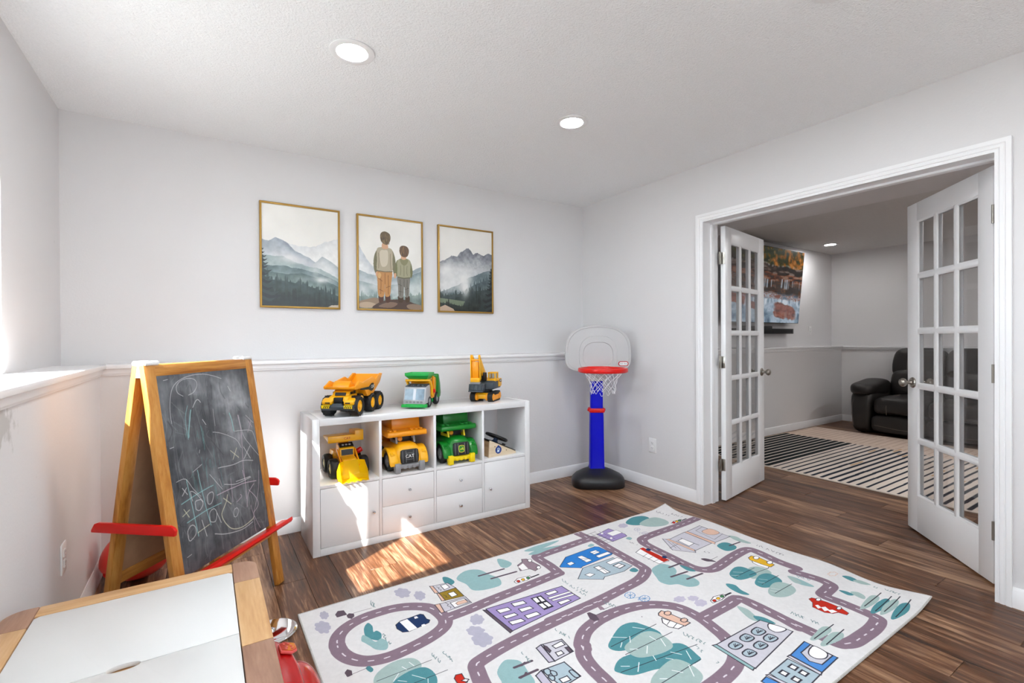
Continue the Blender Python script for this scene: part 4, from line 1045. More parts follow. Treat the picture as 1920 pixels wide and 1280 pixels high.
def rugz(x, y):
    z = .007
    z += .022 * max(0, 1 - math.hypot(2.424 - x, y) / .16) ** 1.5
    z += .018 * max(0, 1 - math.hypot(2.424 - x, 1.485 + y) / .22) ** 1.5
    z += .005 * max(0, (x - 2.30) / .124) * (1 + math.sin(y * 16)) * .5
    return z
def rugx(x, y):
    return x + .012 * max(0, (x - 2.2) / .224) * math.sin(y * 11)
mb = MB()
NU, NV = 96, 60
mb.grid(lambda u, v: (rugx(u * 2.424, -v * 1.485), -v * 1.485, rugz(u * 2.424, -v * 1.485)), NU, NV)
mb.build('pile', RUGM, rug)
ed = []
for i in range(NU + 1):
    ed.append((i / NU, 0))
for j in range(1, NV + 1):
    ed.append((1, j / NV))
for i in range(1, NU + 1):
    ed.append((1 - i / NU, 1))
for j in range(1, NV):
    ed.append((0, 1 - j / NV))
pts = []
for u, v in ed:
    x, y = u * 2.424, -v * 1.485
    pts.append((rugx(x, y), y, max(.0045, rugz(x, y) - .0035)))
MB().tube(pts, .0042, 6, True).build('edge_binding', mat('rug_binding', '#b9b6b2', .9, var=.2, vs=300, bump=.4, bs=400), rug)

# ------------------------------------------------------------------ striped rug in the den
dr = Canvas(2.50, 3.6, 260, '#e0d3c8')
rg = np.random.RandomState(11)
for k in range(52):
    y = .03 + k * .0680
    if k < 11:
        dr.stroke([(.04 + .01 * rg.rand(), y), (1.73, y)], .050, '#25292b')
    else:
        th = .016 + .012 * (.5 + .5 * math.sin(k * .45))
        p = [(.035 + .01 * rg.rand() + j * .17, y + .004 * (rg.rand() - .5)) for j in range(11)]
        dr.stroke(p, th, '#2a2f38')
    for q in np.arange(1.80, 2.46, .06):
        if rg.rand() < .85:
            dr.stroke([(q, y), (q + .05, y)], .012, '#a48d7d', .6)
for k in range(26):
    x, y = .5 + 1.2 * rg.rand(), .9 + 2.4 * rg.rand()
    y = .03 + (int((y - .03) / .068) + .5) * .068
    dr.stroke([(x, y), (x + .06 + .25 * rg.rand(), y)], .018, '#c2935c', .75)
h2 = fract((dr.h, dr.w), 6, 3, 4)[..., None]
pk = np.clip((np.linspace(0, 2.5, dr.w)[None, :, None] - 1.72) / .02, 0, 1) * .35
dr.a = (dr.a * (1 - pk) + srgb('#d0ad95') * pk) * (.93 + .14 * h2)
drug = thing('striped_rug', 'flat cream area rug with dark stripes under the den sofa', 'rug', (4.42, 3.225, 0))
DRM = printmat('striped_rug_print', dr, 'xy', .95, origin=(0, -3.6), bump=.2, spec=.1)
MB().box(0, 2.5, -3.6, 0, .0005, .008, bev=.002).build('weave', DRM, drug)
MB().tube([(0, 0, .005), (2.5, 0, .005), (2.5, -3.6, .005), (0, -3.6, .005)], .005, 6, True).build('edge_binding', mat('den_rug_binding', '#c9bcae', .9), drug)

# ------------------------------------------------------------------ chalkboard easel
E_U, E_N = Vector((.6427, .7661, 0)), Vector((.7661, -.6427, 0))
EW, EH, LEAN, GAP = .616, 1.12, .17, .05
easel = thing('easel', 'varnished wooden folding easel with a scribbled chalkboard and red chalk trays', 'easel', (-.067, 2.172, 0), rz=math.atan2(E_U.y, E_U.x))
# own frame: x along the board, y to the back (-E_N), front feet at y 0
SLN = math.hypot(EH, LEAN)
TH = math.atan2(LEAN, EH)
FR_ = Matrix.Rotation(-TH, 4, 'X')                         # front frame leans back (+y)
BK_ = Matrix.Translation((0, 2 * LEAN + GAP, 0)) @ Matrix.Rotation(TH, 4, 'X')
PINEX = wood('varnished_pine_rail', '#8a4f15', '#b77a33', '#cf9a52', 'x', 0.42, 22, 0.1, 12, 0.45)
HARD = mat('brown_hardboard', '#a27d5f', .8, var=.06, vs=30)
PT, PWI = .024, .050
for nm, Mx, d0, d1 in (('front', FR_, 0, PT), ('rear', BK_, -PT, 0)):
    for x0, x1 in ((0, PWI), (EW - PWI, EW)):
        MB().box(x0, x1, d0, d1, .003, SLN, bev=.004, M=Mx).build('leg', PINE, easel)
    MB().box(PWI - .004, EW - PWI + .004, d0 + .001, d1 - .001, SLN - .048, SLN - .001, bev=.004, M=Mx).build('top_rail', PINEX, easel)
    MB().box(PWI - .004, EW - PWI + .004, d0 + .001, d1 - .001, (.246 if nm == 'front' else .262), (.286 if nm == 'front' else .308), bev=.004, M=Mx).build('bottom_rail', PINEX, easel)
cb = Canvas(.536, .80, 900, '#4d4f53')
n1 = fract((cb.h, cb.w), 30, 2, 4) - .5
n2 = fract((cb.h, cb.w), 5, 4, 4) - .5
n3 = fract((cb.h, cb.w), 60, 8, 3, .12) - .5
cb.a = np.clip(cb.a + (n1 * .10 + n2 * .24 + n3 * .13)[..., None], .10, .6)
for q in ((.40, .16, .13, .05, .34), (.44, .28, .10, .10, .30), (.30, .08, .20, .05, .22), (.12, .10, .10, .09, .12), (.30, .50, .14, .16, .12), (.42, .60, .12, .1, .10)):
    yy, xx = np.linspace(0, .8, cb.h)[:, None], np.linspace(0, .536, cb.w)[None]
    k = np.exp(-((xx - q[0]) / q[2]) ** 2 - ((yy - q[1]) / q[3]) ** 2) * (fract((cb.h, cb.w), 12, int(q[0] * 99), 4)) * q[4] * 1.4
    cb.a = cb.a + k[..., None]
CH_C = ['#c6c4c6', '#6fb0b0', '#b79cae', '#cfcaa4']
rg = np.random.RandomState(5)
for k in range(150):                                       # old rubbed strokes
    x, y = .536 * rg.rand(), .8 * rg.rand()
    dx, dy = (rg.rand() - .5) * .06, (rg.rand() - .5) * .16
    cb.stroke(smooth([(x, y), (x + dx, y + dy), (x + dx * 2.4 * rg.rand(), y + dy * 2)], 5), .002 + .004 * rg.rand(), '#9a9ea0' if k % 4 else '#1e2022', .2)
for k in range(30):
    x, y = .10 + .18 * rg.rand(), .22 + .32 * rg.rand()
    cb.stroke([(x, y), (x + .012 * (rg.rand() - .5), y + .09 * rg.rand())], .003, '#5d9a98', .35)
for c, wd, *p in [[1,5,181,684,197,533,211,443],[1,5,120,662,128,583,141,425],[1,5,81,575,161,589,253,600],[1,5,95,496,198,510,283,513],[1,7,192,935,178,888,161,825],[1,7,408,888,418,853,421,802],[1,3,179,955,157,896,159,817],[0,4,91,439,92,463,114,480,132,464,128,437,98,423,91,439],[0,4,146,550,152,565,178,561,186,541,165,522,148,532,146,550],[0,4,210,546,215,567,240,575,248,558,231,530,214,531,210,546],[0,4,209,465,215,495,238,503,251,481,239,450,216,454,209,465],[0,4,251,481,267,433],[0,3,346,438,353,457,371,460,378,441,360,424,347,429,346,438],[3,5,299,528,339,489],[3,5,326,535,313,507,281,471,277,454,295,415,328,381,386,366,453,374,470,383],[0,4,224,401,269,381,324,366,391,356,458,363],[3,4,78,528,114,542],[3,4,88,553,108,515],[0,4,95,635,115,604],[0,4,115,631,90,606],[3,4,139,440,203,450],[0,4,167,481,181,409],[2,5,266,551,357,554,433,553,520,540],[0,4,316,584,386,564,487,567],[2,4,438,614,447,551,439,479],[2,4,461,871,467,783,447,617,449,561],[2,4,502,532,453,495,434,441],[2,4,461,515,503,463,510,425,474,402],[2,3,376,485,410,499,403,511],[2,3,460,442,471,392,502,318],[2,3,358,597,351,494],[2,3,549,584,524,487,471,392,470,313],[3,4,381,720,427,677],[3,4,422,723,389,677],[0,4,468,717,503,655],[0,4,512,713,459,662],[0,4,294,663,383,653,454,655,519,639],[0,4,388,575,437,572,484,571],[0,3,293,822,336,809,390,784,432,756,453,716],[0,3,425,801,528,785,552,757,567,680],[0,3,464,870,479,771,519,711,565,653],[2,3,523,834,546,799],[2,3,545,830,511,780],[0,3,514,862,558,818],[0,4,423,1013,435,989],[0,3,89,895,94,966,119,1036,177,1070,265,1081,336,1069,390,1051],[0,3,164,996,140,1012,136,1035,159,1058,199,1068,237,1058,244,1033,222,1007,192,997],[0,4,204,943,233,974,250,959],[0,4,246,886,261,861],[0,3,79,1069,100,1072],[0,3,208,763,203,751],[0,3,157,683,208,702],[0,3,65,801,83,803],[0,3,72,665,116,666,149,614,181,574],[0,4,136,570,132,611,161,589,188,549],[0,3,72,369,94,372],[0,3,242,649,301,567],[0,2,291,617,302,576],[0,2,313,922,311,847]]:
    q = [(p[i] / 1000 - .040, 1.102 - p[i + 1] / 1000) for i in range(0, len(p), 2)]
    q = smooth(q, 5) if len(q) > 2 else q
    cb.stroke(q, wd / 1000 * .9, CH_C[c], .62)
    cb.stroke([(a + .0012, b + .0008) for a, b in q], wd / 1000 * .35, '#e6e4e4', .35)
CBM = printmat('chalkboard_face', cb, 'xz', .75, origin=(0, 0), spec=.3)
bd = MB().box(0, .536, -.003, .003, 0, .80).build('chalkboard', CBM, easel)
bd.matrix_local = FR_ @ Matrix.Translation((.040, .006, .300))
bd['label'] = 'black chalkboard panel covered in chalk noughts and crosses'
MB().box(.042, EW - .042, -.016, -.011, .30, SLN - .04, M=BK_).build('back_panel', HARD, easel, 'brown hardboard back of the rear panel')
def tray(Mx, s):
    mb = MB()
    pr = [(0, 0), (.052, -.004), (.060, .006), (.060, .020), (.055, .020), (.054, .009), (.0, .007)]
    mb.poly([(-s * a, b) for a, b in pr], .022, EW + .048, 'yz', M=Mx @ Matrix.Translation((0, 0, .283)))
    return mb
tray(FR_, 1).build('chalk_tray', REDP, easel, 'red plastic chalk tray')
for x0, x1 in ((-.014, -.001), (EW + .001, EW + .014)):
    yc, z = LEAN + GAP / 2, .500
    hw = .165
    MB().poly([(yc - hw + .004, z - .021), (yc + hw + .028, z - .021), (yc + hw + .028, z - .012), (yc + hw + .014, z + .012), (yc + hw, z + .017), (yc - hw + .024, z + .017), (yc - hw + .008, z + .010), (yc - hw, z)], x0, x1, 'yz', bev=.002).build('spreader', REDP, easel, 'red plastic spreader bar')
for x in (.035, EW - .035):
    mb = MB()
    mb.cyl((x - .03, LEAN + .004, EH + .004), (x + .03, LEAN + .004, EH + .004), .010, n=14, bev=.002)
    mb.cyl((x - .03, LEAN + GAP - .004, EH + .004), (x + .03, LEAN + GAP - .004, EH + .004), .010, n=14, bev=.002)
    mb.box(x - .012, x + .012, LEAN, LEAN + GAP, EH - .002, EH + .008, bev=.002)
    mb.poly([(LEAN + .005, EH), (LEAN + GAP - .005, EH), (LEAN + GAP - .004, EH - .050), (LEAN + .004, EH - .050)], x - .034, x - .026, 'yz')
    mb.build('hinge', PLAST, easel, 'white plastic hinge')

# ------------------------------------------------------------------ balloon in the corner
BAL = mat('coral_rubber', '#e84a41', .28, var=.12, vs=6)
nb = BAL.node_tree.nodes['Principled BSDF']
nb.inputs['Subsurface Weight'].default_value = .15
nb.inputs['Subsurface Radius'].default_value = (.06, .02, .02)
bc_, kp = Vector((-.306, 3.085, .133)), Vector((-.408, 2.975, .090))
dr_ = Vector((.80, .25, .16)).normalized()
Mx = dr_.to_track_quat('Z', 'Y').to_matrix().to_4x4()
bal = thing('balloon', 'coral red balloon lying on the floor in the corner behind the easel', 'balloon', bc_)
prof = []
for i in range(25):
    t = math.pi * i / 24
    prof.append((max(.001, .132 * math.sin(t) ** .95), -.146 * math.cos(t) + .02 * math.sin(t)))
MB().lathe(prof, 36, Mx).build('body', BAL, bal)
kd = (kp - bc_).normalized()
Mk = Matrix.Translation(kd * .128) @ kd.to_track_quat('Z', 'Y').to_matrix().to_4x4()
MB().lathe([(.020, -.010), (.009, .002), (.005, .010), (.005, .014), (.013, .026), (.015, .029), (.010, .027), (.001, .018)], 16, Mk).build('knot', REDP, bal)

# ------------------------------------------------------------------ basketball stand
hoop = thing('basketball_hoop', 'toy basketball stand with grey backboard, red rim and blue pole in the corner', 'basketball hoop', (2.76, 3.0, 0), rz=math.atan2(-.553, .833))
BASE = mat('black_base_plastic', '#17171a', .38, var=.08)
lv = []
def base_outline(k, yf, n=40):
    """rounded outline: flat toward the room, drawn in behind"""
    pts = []
    for i in range(n):
        a = 2 * math.pi * i / n
        c, s = math.cos(a), math.sin(a)
        x = abs(c) ** .55 * (1 if c > 0 else -1) * .215
        y = abs(s) ** .55 * (1 if s > 0 else -1) * .165
        if y > 0:
            x *= 1 - .45 * (y / .165) ** 1.5
        pts.append((x * k, y * k * 1.0 - .03 + yf))
    return pts
vs, fs = [], []
n = 40
for k, z, yf in ((.97, 0, 0), (1.0, .010, 0), (1.0, .055, .001), (.97, .072, .002), (.86, .092, .006), (.62, .115, .015), (.40, .130, .024), (.30, .137, .028)):
    for x, y in base_outline(k, yf, n):
        vs.append((x, y, z + (.004 if z == 0 and abs(x) < .1 else 0)))
for k in range(7):
    for i in range(n):
        j = (i + 1) % n
        fs.append((k * n + i, k * n + j, (k + 1) * n + j, (k + 1) * n + i))
fs += [tuple(range(n))[::-1], tuple(range(7 * n, 8 * n))]
MB().raw(vs, fs).build('base', BASE, hoop, ang=60)
def rsq(hx, hy, r, z, n=5):
    out = []
    for cx, cy, a0 in ((hx - r, hy - r, 0), (-hx + r, hy - r, 90), (-hx + r, -hy + r, 180), (hx - r, -hy + r, 270)):
        for i in range(n):
            a = math.radians(a0 + 90 * i / (n - 1))
            out.append((cx + r * math.cos(a), cy + r * math.sin(a), z))
    return out
def loft(rings, mb=None):
    mb = mb or MB()
    n = len(rings[0])
    vs = [p for r in rings for p in r]
    fs = []
    for k in range(len(rings) - 1):
        for i in range(n):
            j = (i + 1) % n
            fs.append((k * n + i, k * n + j, (k + 1) * n + j, (k + 1) * n + i))
    fs += [tuple(range(n))[::-1], tuple(range((len(rings) - 1) * n, len(rings) * n))]
    return mb.raw(vs, fs)
loft([rsq(.066, .058, .02, .122), rsq(.066, .058, .02, .128), rsq(.060, .052, .02, .150), rsq(.058, .050, .018, .30), rsq(.054, .046, .016, .62)]).build('lower_pole', BLUEP, hoop)
loft([rsq(.050, .042, .014, .60), rsq(.050, .042, .014, 1.0)]).build('upper_pole', BLUEP, hoop)
cl = loft([rsq(.062, .053, .016, .598), rsq(.064, .055, .016, .602), rsq(.064, .055, .016, .628), rsq(.062, .053, .016, .632)])
cl.box(-.028, .028, -.060, -.050, .604, .626, bev=.003)
cl.cyl((.06, 0, .615), (.074, 0, .615), .010, n=14)
cl.cyl((-.06, 0, .615), (-.074, 0, .615), .010, n=14)
cl.build('collar', REDP, hoop, 'red height collar')
BB = mat('light_grey_plastic', (.50, .495, .50), .42, var=.01)
def bb_out(sx, st, sb, cz, n=56):
    pts = []
    for i in range(n):
        a = 2 * math.pi * i / n
        c, s = math.cos(a), math.sin(a)
        ex = 2 / 2.7 if s > 0 else 2 / 3.6
        pts.append((abs(c) ** ex * (1 if c > 0 else -1) * sx, cz + abs(s) ** ex * (1 if s > 0 else -1) * (st if s > 0 else sb)))
    return pts
by = -.105
b0 = MB()
o, i1 = bb_out(.268, .243, .138, 1.075), bb_out(.252, .228, .124, 1.075)
n = len(o)
vs = [(x, by + .034, z) for x, z in o] + [(x, by + .003, z) for x, z in o] + [(x * .99, by, 1.075 + (z - 1.075) * .99) for x, z in o] + [(x, by + .001, z) for x, z in i1] + [(x * .992, by + .006, 1.075 + (z - 1.075) * .992) for x, z in i1]
i2 = bb_out(.155, .172, .105, 1.062)
vs += [(x, by + .006, z) for x, z in i2] + [(x * .985, by + .001, 1.062 + (z - 1.062) * .985) for x, z in i2]
i3 = bb_out(.122, .115, .078, 1.068)
vs += [(x, by + .001, z) for x, z in i3] + [(x * .98, by + .007, 1.068 + (z - 1.068) * .98) for x, z in i3]
fs = []
for k in range(8):
    for i in range(n):
        j = (i + 1) % n
        fs.append((k * n + i, k * n + j, (k + 1) * n + j, (k + 1) * n + i))
fs += [tuple(range(n))[::-1], tuple(range(8 * n, 9 * n))]
b0.raw(vs, fs).build('backboard', BB, hoop, ang=25)
bk = MB().poly(rsq2 if False else [(-.075, .86), (.075, .86), (.085, .95), (.085, 1.12), (-.085, 1.12), (-.085, .95)], by + .03, by + .13, 'xz', bev=.012).build('bracket', BB, hoop)
badge = MB()
def stadium(hx, hz, n=9):
    out = []
    for s, c in ((1, hx - hz), (-1, -hx + hz)):
        for i in range(n):
            a = math.radians(-90 + 180 * i / (n - 1)) + (0 if s > 0 else math.pi)
            out.append((c + hz * math.cos(a), hz * math.sin(a)))
    return out
bx, bz = .205, 1.005
bg_ = MB().poly([(bx + a, bz + b) for a, b in stadium(.042, .020)], by - .0012, by + .004, 'xz').build('badge', REDI, hoop, 'red and white oval maker badge')
MB().poly([(bx + a, bz + b) for a, b in stadium(.035, .0135)], by - .0018, by - .001, 'xz').build('badge_field', WHITE, bg_)
text('lettering', 'little tikes', .0155, mat('navy_print', '#1a1f5e', .5, var=0), bg_, Matrix.Translation((bx, by - .0020, bz)) @ Matrix.Rotation(math.radians(90), 4, 'X'), .0003)
RC = (0, by - .215, .968)
rim = MB().lathe([(.162, -.016), (.176, -.0185), (.187, -.014), (.190, -.006), (.190, .008), (.186, .0155), (.178, .018), (.168, .016), (.163, .008), (.162, -.016)], 48, Matrix.Translation(RC))
rim.bm.faces.ensure_lookup_table()
bmesh.ops.delete(rim.bm, geom=[f for f in rim.bm.faces if len(f.verts) > 8], context='FACES_ONLY')
rim.poly([(-.09, by + .001), (.09, by + .001), (.10, by - .06), (.06, by - .048), (-.06, by - .048), (-.10, by - .06)], .950, .986, 'xy', bev=.004)
rim.build('rim', REDP, hoop, 'red plastic rim')
net = MB()
NS = 12
for s in (-1, 1):
    for k in range(NS):
        a0 = 2 * math.pi * k / NS
        pts = []
        for i in range(13):
            t = i / 12
            r = .158 - .058 * t ** .6 - .018 * math.sin(t * 3.0) + (.004 * math.sin(k * 2.1 + i) if i else 0)
            a = a0 + s * t * 1.30
            z = -.012 - .150 * t - (.012 * math.sin(k * 1.7) * t)
            pts.append((RC[0] + r * math.cos(a), RC[1] + r * math.sin(a), RC[2] + z))
        net.tube(pts, .0016, 5)
for k in range(NS):
    a0 = 2 * math.pi * (k + .5) / NS
    pts = []
    for i in range(9):
        t = i / 8
        pts.append((RC[0] + .090 * math.cos(a0 + (t - .5) * .34), RC[1] + .090 * math.sin(a0 + (t - .5) * .34), RC[2] - .158 - .026 * math.sin(t * math.pi) - .010 * math.sin(k * 1.7)))
    net.tube(pts, .0015, 5)
net.build('net', mat('net_cord', '#e9e9ec', .8, var=.03), hoop, 'white cord net')

# ------------------------------------------------------------------ play table
table = thing('play_table', 'low wooden play table with two white lids in the near left corner', 'table', (-.1595, 1.3975, 0))
TX, TY, TZ = .2965, .4175, .480
OAK = wood('oiled_oak', '#a97c50', '#c59b6d', '#d8b68c', 'y', .45, 20, .12, 10, .4)
OAKX = wood('oiled_oak_rail', '#a97c50', '#c59b6d', '#d8b68c', 'x', .45, 20, .12, 10, .4)
WAL = wood('walnut_block', '#7b5a48', '#9a7561', '#b08d76', 'y', .45, 22, .1, 10, .4)
def corner_box(x0, x1, y0, y1, z0, z1, rc_, r=.045):
    """slab piece with one outer corner rounded in plan"""
    pts = []
    for cx, cy, tag in ((x1, y1, 'ne'), (x0, y1, 'nw'), (x0, y0, 'sw'), (x1, y0, 'se')):
        if tag == rc_:
            a0 = {'ne': 0, 'nw': 90, 'sw': 180, 'se': 270}[tag]
            ox, oy = cx - r * (1 if 'e' in tag else -1), cy - r * (1 if 'n' in tag else -1)
            for i in range(7):
                a = math.radians(a0 + 15 * i)
                pts.append((ox + r * math.cos(a), oy + r * math.sin(a)))
        else:
            pts.append((cx, cy))
    return MB().poly(pts, z0, z1, 'xy', bev=.003)
bw, zt0 = .068, TZ - .026
ys = [TY, .268, -.088, -.30, -TY]
for sx, mats in ((1, (WAL, OAK, WAL, OAK)), (-1, (WAL, OAK, OAK, WAL))):
    cuts = ys if sx > 0 else [TY, .30, .06, -.26, -TY]
    for i in range(4):
        x0, x1 = (TX - bw, TX) if sx > 0 else (-TX, -TX + bw)
        rc_ = {(1, 0): 'ne', (1, 3): 'se', (-1, 0): 'nw', (-1, 3): 'sw'}.get((sx, i), '')
        corner_box(x0, x1, cuts[i + 1] + .0003, cuts[i] - .0003, zt0, TZ, rc_).build('frame_block', mats[i], table, 'darker wood block' if mats[i] is WAL else None)
for y0, y1 in ((TY - .062, TY - .001), (-TY + .001, -TY + .062)):
    MB().box(-TX + bw + .0005, TX - bw - .0005, y0, y1, zt0, TZ - .0005, bev=.003).build('end_rail', OAKX, table)
LID = mat('white_lid', (.69, .69, .685), .42, var=.012, vs=5)
lx = TX - bw - .0022
def lid(y0, y1, sgn):
    pts = []
    r = .010
    ym = y0 if sgn > 0 else y1                             # the edge at the middle carries half the finger hole
    arc = [(.031 * math.cos(a), ym + sgn * .013 * math.sin(a)) for a in np.linspace(0, math.pi, 12)]
    if sgn > 0:
        pts = [(lx, y0), (lx, y1 - r), (lx - r, y1), (-lx + r, y1), (-lx, y1 - r), (-lx, y0)] + arc[::-1]
    else:
        pts = [(-lx, y1), (-lx, y0 + r), (-lx + r, y0), (lx - r, y0), (lx, y0 + r), (lx, y1)] + arc
    return MB().poly(pts, TZ - .013, TZ - .0015, 'xy', bev=.001)
ymid = -.022
lid(ymid + .0012, TY - .064, 1).build('lid', LID, table)
lid(-TY + .064, ymid - .0012, -1).build('lid', LID, table)
MB().box(-TX + .05, TX - .05, -TY + .05, TY - .05, TZ - .11, TZ - .10).build('bin_floor', OAKX, table)
MB().box(-TX + bw - .006, TX - bw + .006, ymid - .030, ymid + .030, TZ - .046, TZ - .0145, bev=.002).build('cross_rail', OAKX, table)
for y in (TY - .052, -TY + .034):
    MB().box(-TX + .06, TX - .06, y, y + .018, TZ - .12, zt0 - .001).build('apron', OAKX, table)
for x in (TX - .052, -TX + .034):
    MB().box(x, x + .018, -TY + .06, TY - .06, TZ - .12, zt0 - .001).build('apron', OAK, table)
for x in (-TX + .036, TX - .036):
    for y in (-TY + .04, TY - .04):
        loft([rsq(.018, .018, .006, 0), rsq(.0215, .0215, .006, .2), rsq(.024, .024, .006, zt0 - .0005)]).build('leg', OAK, table).location = (x, y, 0)

# ------------------------------------------------------------------ red moulded toy and chrome disc beside the table
toy = thing('ride_on_toy', 'glossy red moulded toy with an embossed badge beside the play table', 'toy', (.205, 1.52, 0))
def red_ring(y, x0, x1, z1, z0=.012, n=14, p=3.2):
    cx, hw, cz, hz = (x0 + x1) / 2, (x1 - x0) / 2, (z0 + z1) / 2, (z1 - z0) / 2
    out = []
    for i in range(n):
        a = 2 * math.pi * i / n
        c, s = math.cos(a), math.sin(a)
        out.append((cx + abs(c) ** (2 / p) * math.copysign(hw, c) - .205, y - 1.52, cz + abs(s) ** (2 / p) * math.copysign(hz, s)))
    return out
def shell_part(name, rings):
    b_ = loft([red_ring(*r) for r in rings])
    bmesh.ops.recalc_face_normals(b_.bm, faces=b_.bm.faces[:])
    o_ = b_.build(name, REDD, toy, ang=180)
    m_ = o_.modifiers.new('smooth', 'SUBSURF')
    m_.levels = m_.render_levels = 2
    return o_
shell_part('shell', [(1.855, .150, .172, .150, .06), (1.845, .143, .185, .178, .04), (1.79, .142, .208, .204), (1.72, .142, .232, .224), (1.65, .142, .248, .226), (1.58, .142, .256, .200), (1.52, .142, .258, .180), (1.30, .142, .260, .185), (1.12, .142, .250, .170), (1.10, .150, .24, .14)])
shell_part('fender', [(1.80, .20, .245, .09, .02), (1.785, .19, .268, .115), (1.73, .18, .294, .145), (1.65, .18, .308, .158), (1.50, .18, .312, .158), (1.36, .18, .308, .145), (1.30, .20, .29, .11)])
shell_part('ridge', [(1.85, .144, .156, .17, .14), (1.83, .142, .162, .206, .14), (1.74, .142, .170, .236, .14), (1.60, .142, .172, .232, .14), (1.50, .144, .166, .20, .14)])
Mx = Matrix.Translation((.012, .168, .2195)) @ Matrix.Rotation(math.radians(-6), 4, 'X') @ Matrix.Rotation(math.radians(18), 4, 'Y')
pl = MB().poly([(-.026, -.034), (.008, -.040), (.027, -.018), (.026, .030), (-.008, .040), (-.027, .018)], -.004, .004, 'xy', bev=.003, M=Mx).build('badge', mat('pale_red_plastic', '#d8504c', .3), toy, 'paler red embossed badge')
MB().poly([(-.022, -.027), (.008, -.032), (.024, -.014), (.022, .024), (-.008, .032), (-.024, .014)], .0035, .0052, 'xy', M=Mx).build('badge_field', REDD, pl)
for a, b in ((-.012, .012), (-.004, -.006), (.008, .004), (.002, .018), (-.008, -.018), (.010, -.012)):
    MB().box(a - .0035, a + .0035, b - .0045, b + .0045, .0045, .0068, bev=.001, M=Mx).build('emblem', pl.active_material, pl)
for sx in (-.035, .045):
    for sy in (-.26, .10):
        MB().cyl((sx - .014, sy, .035), (sx + .014, sy, .035), .034, n=20, bev=.004).build('wheel', BLACKP, toy)
disc = thing('chrome_disc', 'round mirror polished chrome disc lying on the floor by the rug corner', 'disc', (.226, 2.205, 0))
MB().lathe([(.093, 0), (.096, .002), (.096, .005), (.093, .008), (.085, .0100), (.04, .0112), (.001, .0115)], 56).build('plate', CHROME, disc)
MB().lathe([(.0115, .0110), (.0115, .016), (.009, .0185), (.006, .0175), (.005, .014), (.001, .0135)], 24).build('hub', CHROME, disc)

# ------------------------------------------------------------------ toy vehicles (x forward, y left, z up)
def wheel(parent, x, y, r, wd, hubc, rim=.58, lugs=0, name='wheel', tire=RUBBER):
    """tyre with a hub on the outer face"""
    s = 1 if y > 0 else -1
    Mx = Matrix.Translation((x, y, r)) @ Matrix.Rotation(math.radians(-90 * s), 4, 'X')
    h = wd / 2
    tb = MB().lathe([(r * rim, -h * .9), (r * .86, -h), (r * .97, -h * .7), (r, -h * .25), (r, h * .25), (r * .97, h * .7), (r * .86, h), (r * rim, h * .92), (r * rim * .97, h * .5), (.002, h * .5)], 28, Mx)
    if lugs:
        for i in range(lugs):
            a = 2 * math.pi * i / lugs
            tb.box(r * .955, r * 1.012, -r * .05, r * .05, -h * .8, h * .8, M=Mx @ Matrix.Rotation(a, 4, 'Z'))
    t = tb.build(name, tire, parent)
    hb = MB().lathe([(r * rim * .96, h * .45), (r * rim * .96, h * .75), (r * rim * .8, h * .80), (r * rim * .7, h * .62), (r * rim * .42, h * .66), (r * rim * .36, h * .95), (.001, h * .98)], 24, Mx)
    for i in range(6):
        a = math.pi * i / 3
        hb.box(r * rim * .3, r * rim * .86, -r * .05, r * .05, h * .5, h * .76, M=Mx @ Matrix.Rotation(a, 4, 'Z'))
    hb.build('hub', hubc, t)
    return t
def RZ(d): return math.radians(d)
FRONT = Matrix.Rotation(math.radians(90), 4, 'Z') @ Matrix.Rotation(math.radians(90), 4, 'X')    # text read from the front (+x)
LEFT = Matrix.Rotation(math.radians(180), 4, 'Z') @ Matrix.Rotation(math.radians(90), 4, 'X')    # text read from the left (+y)

# --- articulated dump truck on the shelf top
t = thing('toy_dump_truck', 'small yellow toy dump truck with six black wheels standing on the shelf top', 'toy truck', (.752, 2.975, .768), RZ(-129.1))
for x in (.125, -.062, -.178):
    for y in (.082, -.082):
        wheel(t, x, y, .060 if x > 0 else .057, .052, YEL, .60, 14)
ch = MB()
ch.poly([(.19, .045), (.195, .07), (.10, .085), (-.20, .085), (-.215, .07), (-.20, .05), (.0, .04)], -.052, .052, 'xz', bev=.004)
ch.poly([(.10, .075), (.06, .125), (-.03, .115), (-.06, .085)], -.072, .072, 'xz', bev=.005)
for x in (.125, -.062, -.178):
    ch.cyl((x, -.075, .058), (x, .075, .058), .010, n=10)
ch.build('chassis', BLACKP, t)
MB().poly([(.178, .040), (.198, .044), (.204, .062), (.200, .072), (.172, .070)], -.098, .098, 'xz', bev=.004).build('bumper', SLATE, t)
fb = MB()
for s in (-1, 1):                                          # the two fenders flank the grille
    fb.poly([(.190, .072), (.192, .092), (.172, .108), (.100, .118), (.055, .112), (.050, .098), (.075, .090), (.090, .078), (.130, .072)], s * .034, s * .096, 'xz', bev=.007)
    fb.poly([(.190, .090), (.180, .118), (.130, .128), (.06, .128), (.06, .10)], s * .026, s * .060, 'xz', bev=.008)
fb.poly([(.165, .080), (.165, .112), (.150, .122), (.050, .130), (.03, .10)], -.04, .04, 'xz', bev=.004)
fb.poly([(.158, .118), (.150, .134), (.128, .150), (.105, .156), (.03, .156), (.02, .12)], -.052, .052, 'xz', bev=.008)
fb.build('cab', YEL, t)
w_ = MB().poly([(.157, .122), (.1585, .125), (.151, .140), (.147, .139)], -.032, .032, 'xz')
for s in (-1, 1):
    w_.box(.105, .140, s * .0515, s * .0535, .128, .143, bev=.0008)
    w_.box(.070, .100, s * .0515, s * .0535, .128, .146, bev=.0008)
w_.build('cab_window', BLACKI, t)
MB().box(.164, .186, -.026, .026, .074, .114, bev=.004).build('grille', BLACKP, t)
MB().box(.184, .200, -.030, .030, .050, .082, bev=.004).build('radiator_guard', SLATE, t)
